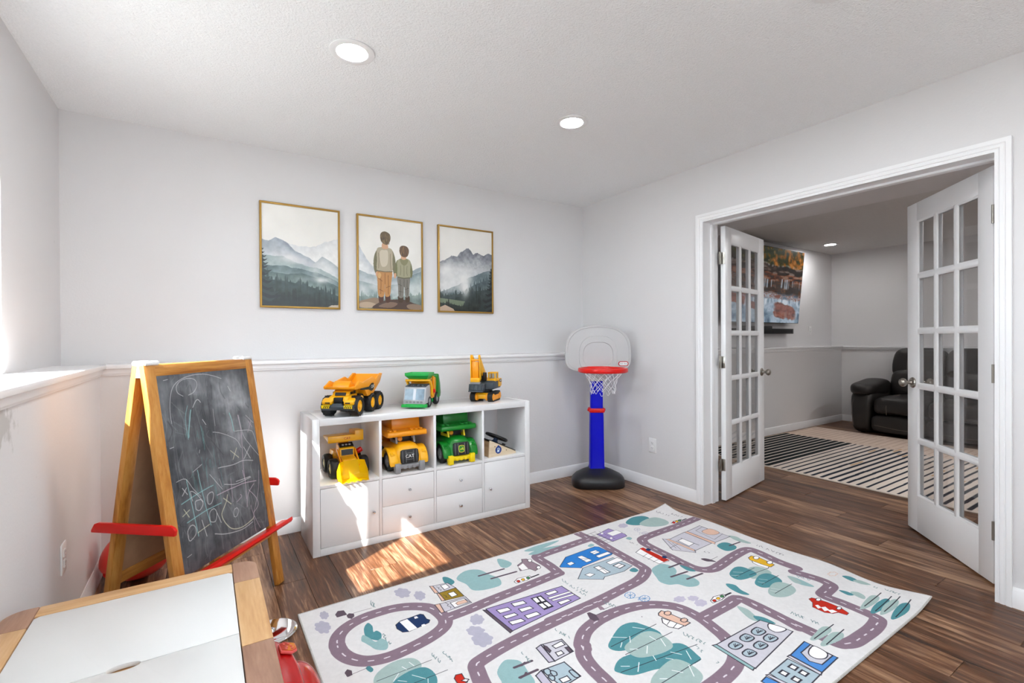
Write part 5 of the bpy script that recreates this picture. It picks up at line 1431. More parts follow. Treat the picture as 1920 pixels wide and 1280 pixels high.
for s in (-1, 1):
    MB().box(.188, .1945, s * .046, s * .074, .080, .087, bev=.001).build('headlight', BLACKI, t)
    ck = MB().box(.1925, .2035, s * .042 , s * .092, .054, .072, bev=.001).build('chevron_plate', YEL2, t)
    cs = MB()
    for i in range(4):
        y = s * (.046 + i * .011)
        cs.poly([(y, .056), (y + .005, .056), (y + .010, .070), (y + .005, .070)], .2030, .2042, 'yz')
    cs.build('chevron', BLACKI, ck)
bd = MB()
side = [(.165, .158), (.172, .174), (.135, .188), (.105, .204), (.060, .190), (-.02, .203), (-.085, .213), (-.132, .194), (-.205, .228), (-.240, .226), (-.195, .172), (-.085, .108), (.00, .102), (.03, .140), (.05, .156)]
for s in (-1, 1):
    bd.poly(side, s * .096, s * .084, 'xz', bev=.003)
bd.poly([(.165, .158), (.170, .170), (.060, .172), (.035, .150), (.050, .152)], -.088, .088, 'xz', bev=.003)
bd.poly([(.045, .160), (.030, .142), (.0, .104), (-.085, .110), (-.195, .174), (-.240, .214), (-.235, .221), (-.19, .184), (-.085, .120), (-.002, .114), (.022, .150)], -.088, .088, 'xz')
bd.poly([(.158, .166), (.150, .186), (.120, .205), (.10, .192), (.06, .170)], -.050, .050, 'xz', bev=.004)
bd.build('dump_bed', ORG, t)
dc = MB().poly([(.10, .150), (-.02, .140), (-.055, .128), (-.082, .132), (-.105, .152), (-.088, .176), (-.058, .176), (-.02, .158), (.10, .158)], .0958, .0972, 'xz').build('decal', BLACKI, t)
text('lettering', 'CAT', .026, WHITE, dc, Matrix.Translation((-.078, .0975, .154)) @ LEFT)

# --- front loading refuse truck
t = thing('toy_garbage_truck', 'green and yellow toy refuse truck with a silver cab on the shelf top', 'toy truck', (1.226, 3.028, .768), RZ(-131.6))
for x, r in ((.072, .037), (-.088, .043)):
    for y in (.062, -.062):
        wheel(t, x, y, r, .030, GRY, .62, 0)
MB().poly([(.158, .012), (.165, .016), (.165, .030), (.155, .034), (.04, .034), (-.02, .050), (-.15, .050), (-.15, .034), (-.02, .020)], -.058, .058, 'xz', bev=.003).build('chassis', GRN2, t)
MB().poly([(.14, .010), (.168, .010), (.170, .024), (.160, .030), (.14, .030)], -.084, .084, 'xz', bev=.003).build('bumper', GRN2, t)
SILV = mat('silver_plastic', '#b5b8bd', .35, .3, var=.03)
cb_ = MB().poly([(.162, .030), (.160, .056), (.138, .132), (.128, .140), (.058, .150), (.050, .075), (.045, .034)], -.074, .074, 'xz', bev=.005)
cb_.build('cab', SILV, t)
MB().poly([(.1615, .058), (.1625, .058), (.1425, .126), (.1405, .126)], -.064, .064, 'xz').build('windshield', mat('blue_grey_glass', '#6b8496', .12, var=.25, vs=30), t)
dv = MB()
dv.poly([(.1628, .058), (.1638, .058), (.1438, .126), (.1428, .126)], -.008, .010, 'xz')
dv.build('center_post', SILV, t)
g_ = MB()
for i in range(5):
    g_.box(.1605, .1640, -.055 + i * .024, -.039 + i * .024, .038, .050, bev=.001)
g_.build('grille', GRY, t)
rf = MB().poly([(.134, .137), (.128, .143), (.060, .154), (.055, .147)], -.070, .070, 'xz', bev=.002)
for y in (-.048, -.016, .016, .048):
    rf.box(.105, .130, y - .007, y + .007, .140, .153, bev=.003)
rf.build('roof', SLATE, t)
bx_ = MB()
bx_.poly([(.040, .050), (.044, .150), (.030, .170), (-.085, .188), (-.110, .060), (-.09, .050)], -.066, .066, 'xz', bev=.006)
bx_.build('hopper_body', ORG, t)
MB().poly([(-.080, .040), (-.088, .196), (-.100, .208), (-.118, .206), (-.150, .140), (-.160, .070), (-.150, .045)], -.078, .078, 'xz', bev=.007).build('tailgate', GRN, t)
for s in (-1, 1):
    MB().poly([(.022, .070), (.036, .066), (.046, .080), (.052, .130), (.090, .168), (.088, .182), (.074, .182), (.034, .140), (.026, .100)], s * .072, s * .084, 'xz', bev=.003).build('lift_arm', YEL, t)
    MB().poly([(-.02, .075), (-.008, .075), (.010, .196), (-.006, .200), (-.03, .130)], s * .069, s * .080, 'xz', bev=.003).build('lift_strut', ORG, t)
    MB().cyl((.0, s * .070, .100), (.0, s * .088, .100), .013, n=14, bev=.002).build('pivot', REDP, t)
MB().cyl((.084, -.084, .176), (.084, .084, .176), .0085, n=14).build('cross_bar', YEL, t)
MB().box(.010, .024, -.068, .068, .150, .178, bev=.004).build('cross_beam', GRN, t)
bn = MB()
for a, b in ((1, 0),):
    o1 = [(.112, -.080), (.112, .080), (-.004, .080), (-.004, -.080)]
    i1 = [(.085, -.060), (.085, .060), (.010, .060), (.010, -.060)]
    vs = [(x, y, .226) for x, y in o1] + [(x, y, .208) for x, y in o1] + [(x, y, .184) for x, y in i1]
    vs += [(x * .92 + .004, y * .92, .226) for x, y in o1] + [(x, y, .190) for x, y in i1]
    fs = [(4, 5, 6, 7)[::-1]] if False else []
    for k0, k1 in ((0, 4), (4, 8), (0, 12), (12, 16)):
        for i in range(4):
            j = (i + 1) % 4
            fs.append((k0 + i, k0 + j, k1 + j, k1 + i))
    fs += [(8, 9, 10, 11), (16, 17, 18, 19)]
    bn.raw(vs, fs)
bn.build('refuse_bin', GRN2, t, ang=20)

# --- tracked excavator
t = thing('toy_excavator', 'yellow toy tracked excavator with a raised boom at the shelf right end', 'toy excavator', (1.712, 3.030, .768), RZ(-139.0))
def track_out(l, r0, n=10):
    p = []
    for cx, a0 in ((l / 2 - r0, -90), (-l / 2 + r0, 90)):
        for i in range(n):
            a = math.radians(a0 + 180 * i / (n - 1))
            p.append((cx + r0 * math.cos(a), r0 + r0 * math.sin(a)))
    return p
for s in (-1, 1):
    tk = MB().poly(track_out(.205, .033), s * .047, s * .084, 'xz', bev=.002)
    for i in range(11):
        x = -.075 + i * .015
        for z in (0, .066):
            tk.box(x - .003, x + .003, s * .046 if s > 0 else -.085, s * .085 if s > 0 else -.046, max(0, z - .0015), z + .0015 if z else .002)
    tk = tk.build('track', RUBBER, t)
    tw = MB()
    for i in range(5):
        x, r = -.072 + i * .036, (.024 if i in (0, 4) else .017)
        tw.cyl((x, s * .080, .033 if i in (0, 4) else .026), (x, s * .088, .033 if i in (0, 4) else .026), r, n=16, bev=.002)
    tw.box(-.07, .07, s * .080 if s > 0 else -.086, s * .086 if s > 0 else -.080, .020, .046, bev=.003)
    tw.build('track_wheels', ORG, tk)
    MB().cyl((.072, s * .030, .034), (.072, s * .047, .034), .026, n=18, bev=.003).build('idler', ORG, tk)
MB().cyl((.066, -.046, .040), (.066, .046, .040), .022, n=18, bev=.003).build('axle_housing', YEL, t)
MB().poly([(-.08, .03), (.07, .03), (.05, .066), (-.06, .066)], -.046, .046, 'xz', bev=.004).build('undercarriage', BLACKP, t)
MB().cyl((-.01, 0, .060), (-.01, 0, .088), .046, n=24).build('turntable', BLACKP, t)
MB().poly([(-.115, .085), (.055, .085), (.060, .128), (.04, .145), (-.115, .145)], -.078, .078, 'xz', bev=.005).build('lower_body', SLATE, t)
ub = MB().poly([(-.125, .096), (-.06, .096), (-.06, .140), (.02, .140), (.02, .152), (-.118, .156), (-.128, .146)], -.084, .084, 'xz', bev=.004).build('engine_cover', YEL, t)
dcl = MB().poly([(-.115, .128), (-.068, .130), (-.068, .150), (-.112, .150)], .0835, .0850, 'xz').build('decal', BLACKI, ub)
text('lettering', 'CAT', .016, WHITE, dcl, Matrix.Translation((-.091, .0852, .139)) @ LEFT)
cabm = MB()
for x, y in ((-.045, .030), (.015, .030), (-.045, .078), (.015, .078)):
    cabm.box(x - .004, x + .004, y - .004, y + .004, .150, .200, bev=.001)
cabm.box(-.052, .022, .024, .084, .196, .206, bev=.004)
cabm.box(-.050, .020, .026, .082, .148, .160, bev=.003)
cabm.build('cab', YEL, t)
MB().box(-.042, .012, .033, .075, .158, .197).build('cab_window', glass('cab_glass', (.75, .75, .68)), t)
bm_ = MB()
for s in (-1, 1):
    bm_.poly([(-.035, .150), (.040, .148), (.128, .296), (.135, .320), (.130, .334), (.116, .332), (.050, .262), (-.030, .180)], s * .022 - .028, s * .029 - .028, 'xz', bev=.002)
    bm_.poly([(.108, .165), (.136, .160), (.142, .318), (.131, .336), (.116, .322)], s * .030 - .028, s * .036 - .028, 'xz', bev=.002)
bm_.poly([(.050, .152), (.068, .150), (.110, .270), (.098, .280)], -.046, -.014, 'xz')
bm_.build('boom', YEL, t)
MB().poly([(.112, .170), (.130, .165), (.134, .286), (.120, .286)], -.055, -.005, 'xz', bev=.003).build('dipper_arm', ORG, t)
st_ = MB().box(.116, .142, -.064, .004, .142, .172, bev=.005)
st_.box(.140, .1435, -.058, -.002, .156, .164)
st_.build('stick_head', YEL, t)
MB().cyl((.124, -.062, .296), (.124, .002, .296), .007, n=14).build('pin', ORG, t)
MB().box(.02, .06, -.014, .018, .146, .205, bev=.004).build('boom_mount', BLACKP, t)
MB().box(.112, .138, -.066, .006, .128, .143, bev=.002).build('bucket_hinge', GRY, t)
bk_ = MB()
bk_.poly([(.078, .128), (.132, .128), (.140, .088), (.130, .074), (.088, .080), (.074, .100)], -.078, .030, 'xz', bev=.003)
for y in (-.068, -.042, -.012, .016):
    bk_.box(.134, .142, y - .006, y + .006, .080, .124, bev=.002)
bk_.box(.126, .146, -.078, .030, .074, .083, bev=.002)
bk_.build('bucket', SLATE, t)

# --- loader in the left cube
t = thing('toy_loader', 'yellow toy wheel loader with a front bucket in the leftmost shelf cube', 'toy loader', (.722, 3.045, .392), RZ(-90))
for x, r in ((.085, .058), (-.085, .056)):
    for y in (.086, -.086):
        wheel(t, x, y, r, .050, mat('cream_plastic', '#d9cf9a', .4), .55, 0)
MB().poly([(-.15, .045), (.12, .045), (.125, .075), (.10, .085), (-.15, .085)], -.055, .055, 'xz', bev=.004).build('chassis', YEL, t)
hd = MB()
hd.poly([(.130, .050), (.134, .085), (.118, .110), (.040, .118), (.040, .06)], -.042, .042, 'xz', bev=.006)
hd.poly([(.060, .108), (.050, .160), (.010, .178), (-.04, .178), (-.05, .10)], -.044, .044, 'xz', bev=.005)
hd.poly([(-.04, .075), (-.05, .132), (-.155, .126), (-.160, .08)], -.058, .058, 'xz', bev=.006)
hd.build('cab', YEL, t)
w_ = MB().poly([(.0620, .122), (.0632, .122), (.0545, .155), (.053, .155)], -.034, .034, 'xz')
w_.poly([(.046, .168), (.048, .170), (.006, .1875), (.004, .180)], -.042, .042, 'xz')
w_.build('cab_window', BLACKI, t)
lm = MB()
for y in (-.02, 0, .02):
    lm.box(.026, .036, y - .006, y + .006, .176, .1835, bev=.001)
lm.build('roof_lamps', GRY, t)
MB().box(.126, .1355, -.034, .034, .066, .084, bev=.002).build('grille', mat('maroon_plastic', '#6a2a1c', .5), t)
cn = MB()
cn.poly([(.030, .196), (.036, .200), (.034, .236), (.028, .238), (-.11, .226), (-.11, .214), (.010, .206)], -.105, .105, 'xz', bev=.003)
cn.poly([(.030, .200), (.036, .205), (.034, .262), (.010, .262), (-.11, .250), (-.11, .22)], .052, .105, 'xz', bev=.004)
cn.build('dump_bed', YEL, t)
MB().poly([(-.10, .120), (-.06, .120), (-.02, .212), (-.09, .216)], -.03, .03, 'xz', bev=.003).build('bed_mount', ORG, t)
text('lettering', 'CAT', .020, REDI, t, Matrix.Translation((.0352, .006, .217)) @ FRONT)
MB().cyl((-.01, .075, .120), (-.01, .105, .135), .016, n=14, bev=.003).build('crank', REDP, t, 'red crank knob')
for s in (-1, 1):
    MB().poly([(.015, .150), (.030, .158), (.150, .080), (.145, .066), (.02, .135)], s * .048, s * .056, 'xz', bev=.002).build('lift_arm', ORG, t)
sc = MB()
prof = [(.145, .108), (.142, .060), (.150, .025), (.168, .008), (.225, .004)]
half = [.072, .086, .088, .084, .076]
vs, fs = [], []
for (x, z), h in zip(prof, half):
    for k, y in enumerate((-h, -h * .55, 0, h * .55, h)):
        vs.append((x + (.028 if k in (0, 4) else 0), y, z))
for i in range(4):
    for k in range(4):
        a = i * 5 + k
        fs.append((a, a + 1, a + 6, a + 5))
for k in (0, 4):                                           # cheeks
    n0 = len(vs)
    vs.append((.222, (-.078 if k == 0 else .078), .060))
    fs += [(k, 5 + k, n0), (5 + k, 10 + k, n0), (10 + k, 15 + k, n0), (15 + k, 20 + k, n0)]
sc.raw(vs, fs)
bmesh.ops.solidify(sc.bm, geom=sc.bm.faces[:], thickness=.003)
for i in range(5):
    y = -.066 + i * .033
    sc.poly([(.220, .001), (.240, .002), (.220, .007)], y - .008, y + .008, 'xz')
sc.build('bucket', YEL2, t, 'lemon yellow bucket', ang=20)

# --- two big block trucks in the middle cubes
def block_truck(label, x, body, trim, bedm, post, nm, logo):
    t = thing('toy_block_truck', label, 'toy truck', (x, 3.025, .392), RZ(-90), 'big block toy trucks in the shelf cubes')
    for xx in (.095, -.09):
        for y in (.098, -.098):
            wheel(t, xx, y, .062, .040, GRY, .62, 0, tire=BLACKP)
    hull = MB()
    def ring(xx, hw, z0, z1, k):
        pts = []
        for (y, z) in ((-hw, z0), (-hw * 1.02, z0 + (z1 - z0) * .45), (-hw * .93, z0 + (z1 - z0) * .72), (-hw * .70, z1 - .010), (-hw * .45, z1), (hw * .45, z1), (hw * .70, z1 - .010), (hw * .93, z0 + (z1 - z0) * .72), (hw * 1.02, z0 + (z1 - z0) * .45), (hw, z0)):
            pts.append((xx - k * (z - .06), y, z))
        return pts
    R_ = [ring(-.16, .080, .070, .150, 0), ring(-.03, .084, .070, .160, 0), ring(.0, .088, .060, .172, 0), ring(.12, .086, .048, .172, .0), ring(.165, .080, .046, .160, .10), ring(.182, .068, .048, .140, .14)]
    loft(R_, hull)
    for s in (-1, 1):                                      # fenders over the front wheels
        n = 9
        arch = [(.095 + .070 * math.cos(math.radians(a)), .060 + .070 * math.sin(math.radians(a))) for a in np.linspace(10, 170, n)]
        outr = [(.095 + .094 * math.cos(math.radians(a)), .052 + .096 * math.sin(math.radians(a))) for a in np.linspace(165, -6, n)]
        hull.poly(arch + outr, s * .070, s * .126, 'xz', bev=.008)
    hull.build('body', body, t, ang=50)
    gm = Matrix.Translation((.1845, 0, .098)) @ Matrix.Rotation(math.radians(-8), 4, 'Y')
    g = MB().poly([(-.056, -.036), (-.050, -.042), (.050, -.042), (.056, -.036), (.060, .0), (.056, .036), (.046, .042), (-.046, .042), (-.056, .036), (-.060, .0)], -.006, .006, 'yz', bev=.002, M=gm).build('grille', BLACKI, t)
    gl = MB()
    for y in (-.045, -.024, .024, .045):
        gl.box(.006, .0068, y - .0008, y + .0008, -.036, .036, M=gm)
    gl.build('grille_line', GRY, g)
    if logo == 'CAT':
        fl = MB()
        for a in ((-.024, .024, -.020, -.0185), (-.024, .024, .0185, .020), (-.024, -.0225, -.02, .02), (.0225, .024, -.02, .02)):
            fl.box(.006, .0072, a[0], a[1], a[2], a[3], M=gm)
        fl.build('grille_frame', GRY, g)
        text('lettering', 'CAT', .028, WHITE, g, gm @ Matrix.Translation((.0068, 0, 0)) @ FRONT)
        dcl = MB().poly([(.110, .122), (.112, .136), (.0, .168), (-.012, .160)], 0, .0015, 'xz', M=Matrix.Translation((0, .0890, .006)) @ Matrix.Rotation(math.radians(18), 4, 'X') @ Matrix.Translation((0, -.004, -.006))).build('decal', BLACKI, t)
    else:
        e = MB().poly([(a, b) for a, b in [(-.019, -.020), (0, -.025), (.019, -.020), (.022, 0), (.019, .021), (0, .024), (-.019, .021), (-.022, 0)]], .005, .0072, 'yz', M=gm).build('emblem', mat('emblem_yellow', '#d8cf3a', .4), g)
        MB().poly([(a * .84, b * .84) for a, b in [(-.019, -.020), (0, -.025), (.019, -.020), (.022, 0), (.019, .021), (0, .024), (-.019, .021), (-.022, 0)]], .0070, .0078, 'yz', M=gm).build('emblem_field', GRN, e)
        deer = MB()                                        # leaping deer with swept antlers
        for p in ([(-.013, -.002), (-.004, .002), (.006, .001), (.011, .006), (.014, .006), (.011, .000), (.012, -.006), (.009, -.005), (.004, -.005), (-.004, -.004), (-.010, -.009), (-.013, -.010), (-.009, -.005)],
                  [(.009, .006), (.005, .012), (-.002, .013), (.003, .010), (.007, .005)], [(.008, -.005), (.013, -.010), (.016, -.010), (.012, -.005)]):
            deer.poly([(a * .95, b * .95) for a, b in p], .0077, .0084, 'yz', M=gm)
        deer.build('deer', mat('emblem_yellow_2', '#e8e04a', .4), e)
        MB().poly([(.110, .122), (.112, .134), (.0, .166), (-.012, .160)], 0, .0015, 'xz', M=Matrix.Translation((0, .0890, .006)) @ Matrix.Rotation(math.radians(18), 4, 'X') @ Matrix.Translation((0, -.004, -.006))).build('decal', YEL2, t)
    b = MB().poly([(.165, .022), (.186, .024), (.192, .046), (.180, .058), (.165, .056)], -.096, .096, 'xz', bev=.005)
    for y in (-.030, 0.0, .030):
        b.cyl((.185, y, .034), (.1925, y, .034), .012, n=16, bev=.002)
    b.build('bumper', trim, t)
    for s in (-1, 1):
        MB().box(.170, .203, s * .078 - .017, s * .078 + .017, .003, .062, bev=.004).build('bumper_post', post, t)
        MB().cyl((.150, s * .104, .112), (.172, s * .100, .106), .017, .015, n=18, bev=.003).build('headlight', body, t)
    cab_ = MB()
    for s in (-1, 1):
        cab_.poly([(.105, .168), (.120, .168), (.104, .222), (.090, .222)], s * .052, s * .064, 'xz', bev=.002)
        cab_.poly([(.0, .165), (.02, .165), (.02, .222), (.0, .222)], s * .052, s * .064, 'xz', bev=.002)
        cab_.poly([(.02, .165), (.105, .168), (.10, .186), (.02, .184)], s * .054, s * .062, 'xz', bev=.002)
    cab_.build('cab_frame', trim if logo == 'CAT' else YEL2, t)
    MB().box(-.02, .085, -.050, .050, .160, .210, bev=.004).build('cab_interior', BLACKI, t)
    st = MB().lathe([(.012, -.003), (.016, 0), (.012, .003)], 16, Matrix.Translation((.090, -.028, .192)) @ Matrix.Rotation(math.radians(70), 4, 'Y')).build('steering_wheel', ORG, t)
    bed = MB()
    bed.poly([(.150, .214), (.160, .222), (.158, .244), (.150, .250), (-.16, .250), (-.16, .214)], -.128, .128, 'xz', bev=.007)
    bed.poly([(.060, .246), (.050, .318), (-.15, .318), (-.16, .246)], -.070, .118, 'xz', bev=.006)
    bed.poly([(-.03, .205), (-.03, .225), (-.16, .225), (-.17, .16), (-.12, .15)], -.10, .10, 'xz', bev=.006)
    bed.build('dump_bed', bedm, t)
    sd = MB()
    for y in (-.105, -.075, .035, .065, .095):
        for xx in (.132, .104):
            sd.cyl((xx, y, .249), (xx, y, .258), .0105, n=14, bev=.0015)
    sd.build('stud', bedm, t)
    return t
block_truck('big yellow block dump truck with grey bumper in the second shelf cube', 1.062, YEL, GRY, ORG, GRY, 'yellow', 'CAT')
block_truck('big green block dump truck with yellow bumper in the third shelf cube', 1.418, GRN, YEL2, GRN, YEL2, 'green', 'deer')

# --- wooden steering toy in the right cube
t = thing('wooden_steering_toy', 'pale wooden wedge toy with a black steering wheel in the rightmost shelf cube', 'toy', (1.642, 2.868, .392), RZ(4))
BIRCH = wood('birch_ply', '#cdb592', '#dcc8aa', '#e6d7bf', 'x', .5, 18, .05, 8)
W0, Z1_ = .235, .118
for y in (0, .128):
    MB().poly([(0, 0), (W0, 0), (W0, .012), (.228, .020), (.022, Z1_), (.012, Z1_)], y, y + .012, 'xz', bev=.001).build('side_board', BIRCH, t)
MB().poly([(.004, .002), (.016, .002), (.026, .100), (.015, .106)], .012, .128, 'xz').build('back_board', wood('birch_shade', '#a98a62', '#b99a72', '#c9ab84', 'y', .5, 18, .05, 8), t)
MB().poly([(.012, Z1_), (.016, Z1_ + .004), (.232, .022), (.228, .017)], -.001, .141, 'xz').build('dash_top', BLACKP, t)
nrm = Vector((Z1_ - .020, 0, .206)).normalized()
c0 = Vector((.098, .070, .0835))
q = nrm.to_track_quat('Z', 'Y').to_matrix().to_4x4()
cl_ = MB().lathe([(.020, 0), (.024, .006), (.016, .014), (.015, .034), (.001, .035)], 22, Matrix.Translation(c0) @ q).build('column', mat('navy_plastic', '#143a63', .4), t)
swm = Matrix.Translation(c0 + nrm * .040) @ q
sw = MB().tube([(swm @ Vector((.074 * math.cos(a), .074 * math.sin(a), 0))) for a in np.linspace(0, 2 * math.pi, 33)[:-1]], .0105, 10, True)
sw.lathe([(.020, -.008), (.024, 0), (.018, .008), (.001, .009)], 20, swm)
for a in (0, 2.1, 4.2):
    sw.box(.012, .072, -.010, .010, -.004, .004, bev=.002, M=swm @ Matrix.Rotation(a + .5, 4, 'Z'))
sw.build('steering_wheel', BLACKP, t)
kk = MB().lathe([(.012, 0), (.014, .010), (.001, .012)], 18, Matrix.Translation((.150, .035, .063)) @ q).build('dash_knob', BLACKP, t)
stk = [(.026 * math.cos(a) * (1 if True else 1), .026 * math.sin(a)) for a in np.linspace(math.radians(120), math.radians(420), 22)]
stk = [(x + .082, z + .044) for x, z in stk] + [(.082, .0785)]
s1 = MB().poly(stk, -.0012, .001, 'xz').build('sticker', mat('sticker_blue', '#123a86', .45), t, 'blue droplet sticker with a fuel pump')
pu = MB()
pu.box(.072, .087, -.0018, -.0010, .034, .058)
pu.box(.070, .089, -.0018, -.0010, .030, .034)
pu.poly([(.089, .040), (.093, .040), (.093, .054), (.089, .058), (.0875, .056), (.0905, .052), (.0905, .043), (.089, .043)], -.0018, -.0010, 'xz')
pu = pu.build('pump_print', mat('sticker_light', '#cfe2ee', .5, var=0), s1)
MB().box(.0745, .0845, -.0024, -.0016, .046, .054).build('pump_window', s1.active_material, pu)
sc_ = MB()
for x, z in ((.052, .070), (.150, .034)):
    sc_.cyl((x, -.0015, z), (x, .002, z), .0036, n=12)
sc_.build('screw', mat('brass_screw', '#7c6440', .4, .6), t)

# ------------------------------------------------------------------ den: television, sound bar, sofa
TVW, TVH = 1.665, .955
tv = thing('television', 'large wall mounted television showing an autumn waterfall, tilted downward', 'television', (5.125, 3.385, 1.400))
tv.rotation_euler = (math.radians(5.2), 0, 0)
MB().box(0, TVW, -.004, .030, 0, TVH, bev=.003).build('housing', BLACKP, tv)
tvp = Canvas(TVW - .012, TVH - .014, 260, '#2a2420')
h, w_ = tvp.h, tvp.w
yy, xx = np.linspace(0, 1, h)[:, None] * np.ones((1, w_)), np.linspace(0, 1, w_)[None] * np.ones((h, 1))
nA, nB = fract((h, w_), 30, 1, 5), fract((h, w_), 7, 2, 4)
nC = np.clip((fract((h, w_), 10, 3, 6, 5.0) - .5) * 1.5 + .5, 0, 1)          # flat lying strata
col1 = np.repeat(fract((6, w_), 90, 7, 3)[2:3], h, 0)                         # falling threads of water
def put(mask, col):
    tvp.a = tvp.a * (1 - mask[..., None]) + col * mask[..., None]
def ramp(n, *cs):
    n = np.clip((n - .25) * 2, 0, .9999) * (len(cs) - 1)
    i = n.astype(int)
    f = (n - i)[..., None]
    C = np.stack([srgb(c) for c in cs] + [srgb(cs[-1])])
    return C[i] * (1 - f) + C[i + 1] * f
def sm(a, b, v): return np.clip((v - a) / (b - a), 0, 1)
def water(y0, dy, amt, c='#c3d2e0', k=.55):
    top = y0 + (nB - .5) * .06
    m = sm(.0, .015, yy - top) * sm(.0, .03, top + dy * (.6 + .8 * nB) - yy)
    put(m * sm(k, k + .10, col1 * .75 + nB * .25) * amt, np.ones((h, w_, 3)) * srgb(c))
put(np.ones((h, w_)), ramp(nA * .7 + nB * .3 + (xx - .62) * .30, '#10150a', '#23300f', '#4a3d10', '#86521a', '#b5752c'))
put(sm(-.005, .01, yy - (.17 + .08 * xx + (nB - .5) * .05)), ramp(nC, '#14100e', '#2a1f1a', '#453229', '#6d625c'))
water(.20, .05, .55, '#a8b0b6', .5)
put(sm(-.005, .01, yy - (.30 + .05 * xx + (nB - .5) * .05)), ramp(nC, '#1a1110', '#43261b', '#6e3c26', '#8a6a58'))
put(sm(-.005, .01, yy - (.395 + .06 * xx + (nB - .5) * .03)), ramp(nC * .6 + nA * .4, '#1b1412', '#33231b', '#5b3d2c', '#33241d'))
water(.41, .14, .8, '#b4c6d6', .50)
put(sm(-.01, .04, yy - (.555 + .05 * xx + (nB - .5) * .06)), ramp(nC, '#5d6b7c', '#8b8f9c', '#8a5f54', '#a9bac8', '#7c4f46'))
put(sm(-.01, .03, yy - (.66 + .09 * (xx - .5) ** 2 * 4 * .3 + (nB - .5) * .05)), ramp(fract((h, w_), 9, 12, 5, 1.6), '#4f6478', '#7f97ac', '#b4c4d2', '#8499ac'))
water(.67, .10, .8, '#dde6ee', .45)
for cx, cy, rx, ry in ((.78, .84, .16, .10), (.70, .90, .09, .04), (.10, .70, .13, .06), (.33, .78, .10, .05)):
    rk = np.exp(-((xx - cx - .1 * (yy - cy)) / rx) ** 4 - ((yy - cy - .25 * (xx - cx)) / ry) ** 4)
    put(sm(.35, .6, rk + (nA - .5) * .6) * .88, ramp(nC * .5 + nA * .5, '#54302a', '#7d483c', '#9a6050'))
put(sm(.0, .3, yy - .80) * sm(.50, .66, fract((h, w_), 60, 15, 3, .12)) * .6, np.ones((h, w_, 3)) * srgb('#bccddb'))
MB().box(.006, TVW - .006, -.0046, -.0038, .007, TVH - .007).build('screen', printmat('tv_picture', tvp, 'xz', .25, emit=.35, origin=(.006, .007)), tv, 'lit screen with a waterfall over red rocks')
MB().box(TVW / 2 - .25, TVW / 2 + .25, .028, .092, .25, .65, bev=.004).build('wall_bracket', BLACKP, tv)
sb = thing('sound_bar', 'black sound bar on the wall under the television', 'speaker', (5.38, 3.375, 1.262))
MB().box(0, 1.28, 0, .095, 0, .068, bev=.006).build('body', BLACKP, sb)
MB().box(.03, 1.25, -.002, .002, .010, .058, bev=.001).build('grille_cloth', mat('black_cloth', '#08080a', .9), sb)
MB().box(.20, .78, .01, .085, .066, .098, bev=.008).build('receiver', BLACKP, sb)
MB().box(.4, .9, .090, BU - 3.375, .015, .055).build('bracket', BLACKP, sb)

LEA = mat('black_leather', '#1d1917', .42, var=.22, vs=9, bump=.25, bs=140)
STI = mat('grey_thread', '#5c544e', .7)
sofa = thing('leather_sofa', 'black leather reclining sofa with padded arms against the den end wall', 'sofa', (7.36, 2.84, 0), rz=math.radians(-90))
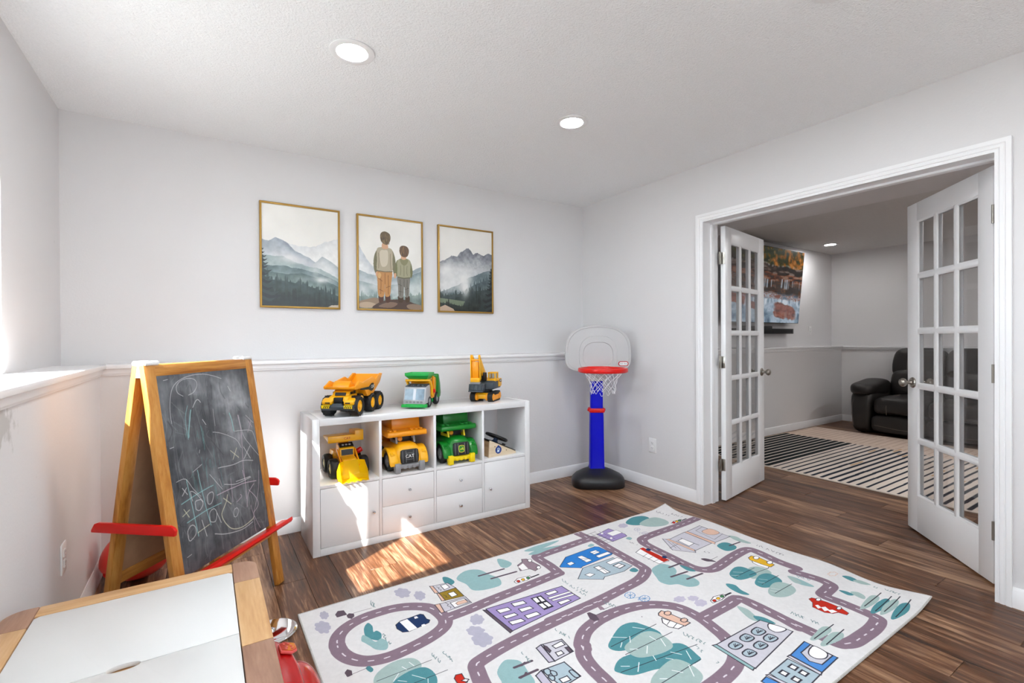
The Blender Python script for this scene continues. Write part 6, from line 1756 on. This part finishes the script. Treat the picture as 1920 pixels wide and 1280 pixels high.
# own frame: x along the sofa toward -Y of the room... local x = -Y, local y = +X (back)
def sag(c, a):
    def f(q): return q
    return f
SWI, ARM = 2.1, .25
MB().box(.04, SWI - .04, -.30, .40, .03, .24, bev=.03).build('base', LEA, sofa)
for x in (.10, SWI - .10):
    for y in (-.26, .34):
        MB().cyl((x, y, 0), (x, y, .035), .025, .03, n=14).build('foot', BLACKP, sofa)
for k, x in enumerate((ARM / 2, SWI - ARM / 2)):
    a = MB().blob((x, .0, .27), (ARM / 2, .42, .27), 5.5, 8, warp=lambda q: Vector((q.x * (1 + .10 * q.z / .27), q.y, q.z)))
    a = a.build('arm', LEA, sofa, ang=180)
    MB().tube([(x + s_ * .07, -.424 + .03 * max(0, (z - .36) / .12), z) for s_, z in ((-1, .10), (-1.25, .25), (-1.2, .36), (-1.0, .46))] if k == 0 else [(x + s_ * .07, -.424, z) for s_, z in ((1, .10), (1.25, .25), (1.2, .36), (1.0, .46))], .004, 5).build('stitching', STI, a)
    MB().blob((x, -.10, .565), (ARM / 2 + .02, .36, .095), 3.2, 8, warp=lambda q: Vector((q.x, q.y, q.z * (1 + .18 * math.sin(q.y * 9)) - .06 * max(0, -q.y - .15)))).build('armrest_pad', LEA, sofa, ang=180)
nseat = 3
sw_ = (SWI - 2 * ARM) / nseat
for k in range(nseat):
    x = ARM + sw_ * (k + .5)
    s = MB().blob((x, -.10, .355), (sw_ / 2 + .012, .36, .115), 4.5, 8, warp=lambda q: Vector((q.x, q.y, q.z + .02 * (1 - (q.x / .28) ** 2)))).build('seat_cushion', LEA, sofa, ang=180)
    MB().tube([(x - .10, -.455, .27), (x - .10, -.468, .36), (x - .10, -.44, .435), (x - .10, -.36, .478), (x - .10, -.05, .490)], .004, 5).build('stitching', STI, s)
    f = MB().blob((x, -.37, .150), (sw_ / 2 + .008, .065, .105), 5, 8).build('footrest', LEA, sofa, ang=180)
    MB().tube([(x - sw_ / 2 + .03, -.437, .13), (x, -.440, .105), (x + sw_ / 2 - .03, -.437, .105)], .0035, 5).build('stitching', STI, f)
    T1 = Matrix.Translation((x, .25, .60)) @ Matrix.Rotation(math.radians(-14), 4, 'X')
    MB().blob((0, 0, 0), (sw_ / 2 + .012, .15, .20), 3.8, 8, M=T1).build('lumbar_cushion', LEA, sofa, ang=180)
    T2 = Matrix.Translation((x, .32, .865)) @ Matrix.Rotation(math.radians(-9), 4, 'X')
    hp = MB().blob((0, 0, 0), (sw_ / 2 + .016, .135, .20), 4.6, 8, M=T2, warp=lambda q: Vector((q.x * (1 - .10 * max(0, q.z) / .2), q.y, q.z))).build('headrest', LEA, sofa, ang=180)
    MB().tube([T2 @ Vector((-.10, yv, zv)) for yv, zv in ((-.128, -.14), (-.137, -.05), (-.134, .08), (-.10, .165), (-.03, .200))], .004, 5).build('stitching', STI, hp)
MB().box(.26, SWI - .26, .30, .42, .10, .86, bev=.04).build('back_frame', LEA, sofa)
